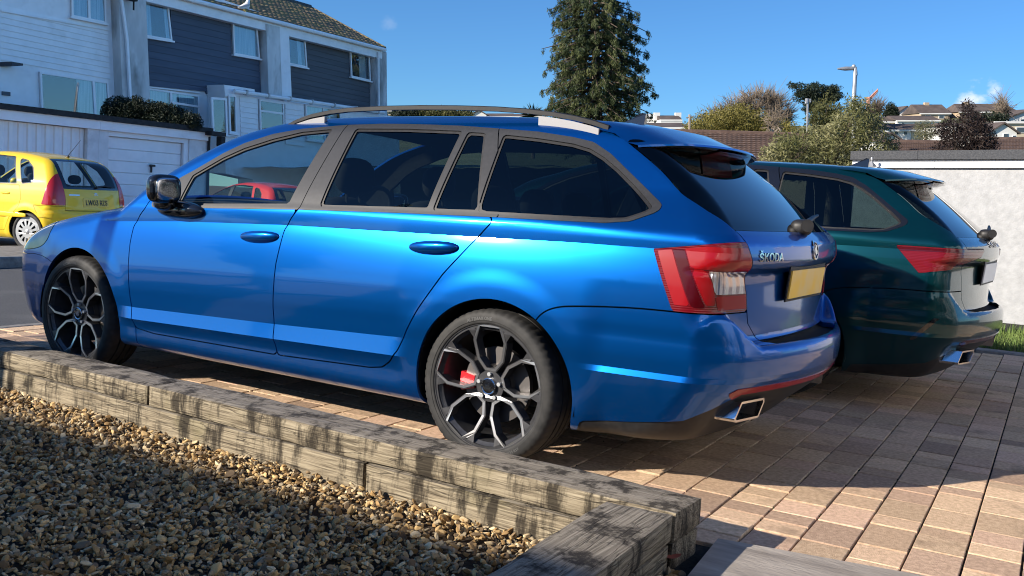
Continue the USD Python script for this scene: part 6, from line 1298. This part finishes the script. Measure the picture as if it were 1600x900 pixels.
# street lamp, aerials, crane
sl2 = thing('street_lamp', 'grey street lamp with a flat lantern arm above the bushes', 'street lamp'); D = 27.0
part('pole', tube([at((1333.5, 330), D), at((1334.5, 150), D), at((1336.5, 112), D)], [.07, .06, .055], 10), steel_m, sl2); part('head_bracket', tube([at((1337, 118), D), at((1336, 106), D), at((1330, 106), D)], [.06, .055, .05], 8), steel_m, sl2)
a, b = at((1333, 107), D), at((1308.5, 107.5), D); part('lantern', tube([a, a * .5 + b * .5, b], [.05, .06, .02], 10), steel_m, sl2, smooth=50); part('sensor', blob(at((1334, 103.5), D) - .05, at((1334, 103.5), D) + .05, 2), steel_m, sl2)
am = thing('aerial_mast', 'thin grey mast with a small aerial in front of the olive conifer', 'mast'); D = 30.0; part('mast', tube([at((1260.5, 250), D), at((1262, 156), D)], .03, 6), steel_m, am); part('aerial', cat_([tube([at((1258, 158), D), at((1267, 157), D)], .03, 6), tube([at((1260, 162), D), at((1261, 154), D)], .05, 6), tube([at((1266, 160), D), at((1266, 154.5), D)], .025, 6)]), steel_m, am)
tm_ = thing('aerial_mast', 'pale wooden post with a small cross arm left of the yellow shrubbery', 'mast'); D = 45.0; part('mast', tube([at((1077, 240), D), at((1077.5, 179), D)], .05, 6), pale_bark, tm_); part('cross_arm', tube([at((1072, 184), D), at((1084, 182), D)], .03, 6), steel_m, tm_)
cr_ = thing('crane', 'orange crane jib rising behind the bush near the street lamp', 'crane'); D = 190.0; c0, c1 = at((1354, 160), D), at((1371.5, 141), D); part('jib', cat_([tube([c0 + UPV * q, c1 + UPV * q * .4], .16, 5) for q in (-.35, .35)] + [tube([c0 + (c1 - c0) * (k / 9) + UPV * .35 * (1 if k % 2 else -1), c0 + (c1 - c0) * ((k + 1) / 9) + UPV * .3 * (-1 if k % 2 else 1)], .09, 4) for k in range(9)]), orange_m, cr_); part('mast', tube([at((1356, 205), D), at((1357, 152), D)], .45, 5), orange_m, cr_)
# ---------------- behind the viewer: what shades the gravel and shows in the paint ----------------
hb = thing('viewer_house', 'white house behind the viewer whose eaves shade the gravel', 'house')
YE = -9.6; HE = 4.25; s3 = .0292
part('wall', tbox((-7.6, -17, -.2), (9, YE - .35, HE)), white_paint, hb); part('roof', prism(Polygon([(YE, HE - .05), (YE, HE + .08), (-13.3, HE + 2.0), (-17.4, HE + .05)]), -7.9, 9.3, (1, 2, 0)), tile_brown, hb)
for x in (-6, -2.2, 1.6, 5.4):
    f_ = part('window', tbox((x - .8, YE - .345, 1.0), (x + .8, YE - .30, 2.2), .01), upvc, hb); part('pane', tbox((x - .7, YE - .298, 1.1), (x + .7, YE - .28, 2.1)), far_glass, f_)
nb = thing('neighbour_house', 'white rendered house along the right side of the driveway, outside the photograph', 'house'); part('wall', tbox((5.9, -9, -.2), (13, 4.2, 5.0)), white_paint, nb); part('roof', prism(Polygon([(5.5, 4.95), (9.4, 7.4), (13.4, 4.95)]), -9.4, 4.6, (0, 2, 1)), tile_brown, nb)
for y in (-6.5, -2.6, 1.2):
    for z0 in (.9, 3.3):
        f_ = part('window', tbox((5.83, y - .8, z0), (5.895, y + .8, z0 + 1.2), .01), upvc, nb); part('pane', tbox((5.80, y - .7, z0 + .1), (5.825, y + .7, z0 + 1.1)), far_glass, f_)
q = np.column_stack([rng.uniform(5.0, 5.5, 300), rng.uniform(-8.5, 3.6, 300), rng.uniform(.1, 1.15, 300)])
plant('hedge', 'low clipped hedge in front of the white house, outside the photograph', 'hedge', hedge_leaf, bark_m, leaves(q, .24, 40, .06, 101, shell=.3), None)
lp = thing('street_lamp', 'grey lamp post on the near pavement, outside the photograph', 'street lamp'); q = np.array([-2.42, -.89]) + SUN_AZ * 4.2; part('pole', tube([(q[0], q[1], -.1), (q[0], q[1], 5.2)], [.075, .06], 12), steel_m, lp)
q = np.array([-3.15, -.80]) + SUN_AZ * 6.6; C_ = np.column_stack([q[0] + rng.uniform(-.55, .50, 260), q[1] + rng.normal(0, .2, 260), rng.uniform(1.2, 3.45, 260)])
plant('garden_conifer', 'broad dark garden conifer, outside the photograph', 'tree', cypress_leaf, bark_m, leaves(C_, .26, 60, .07, 99), tube([(q[0], q[1], -.2), (q[0], q[1], 3.6)], [.12, .04], 8))
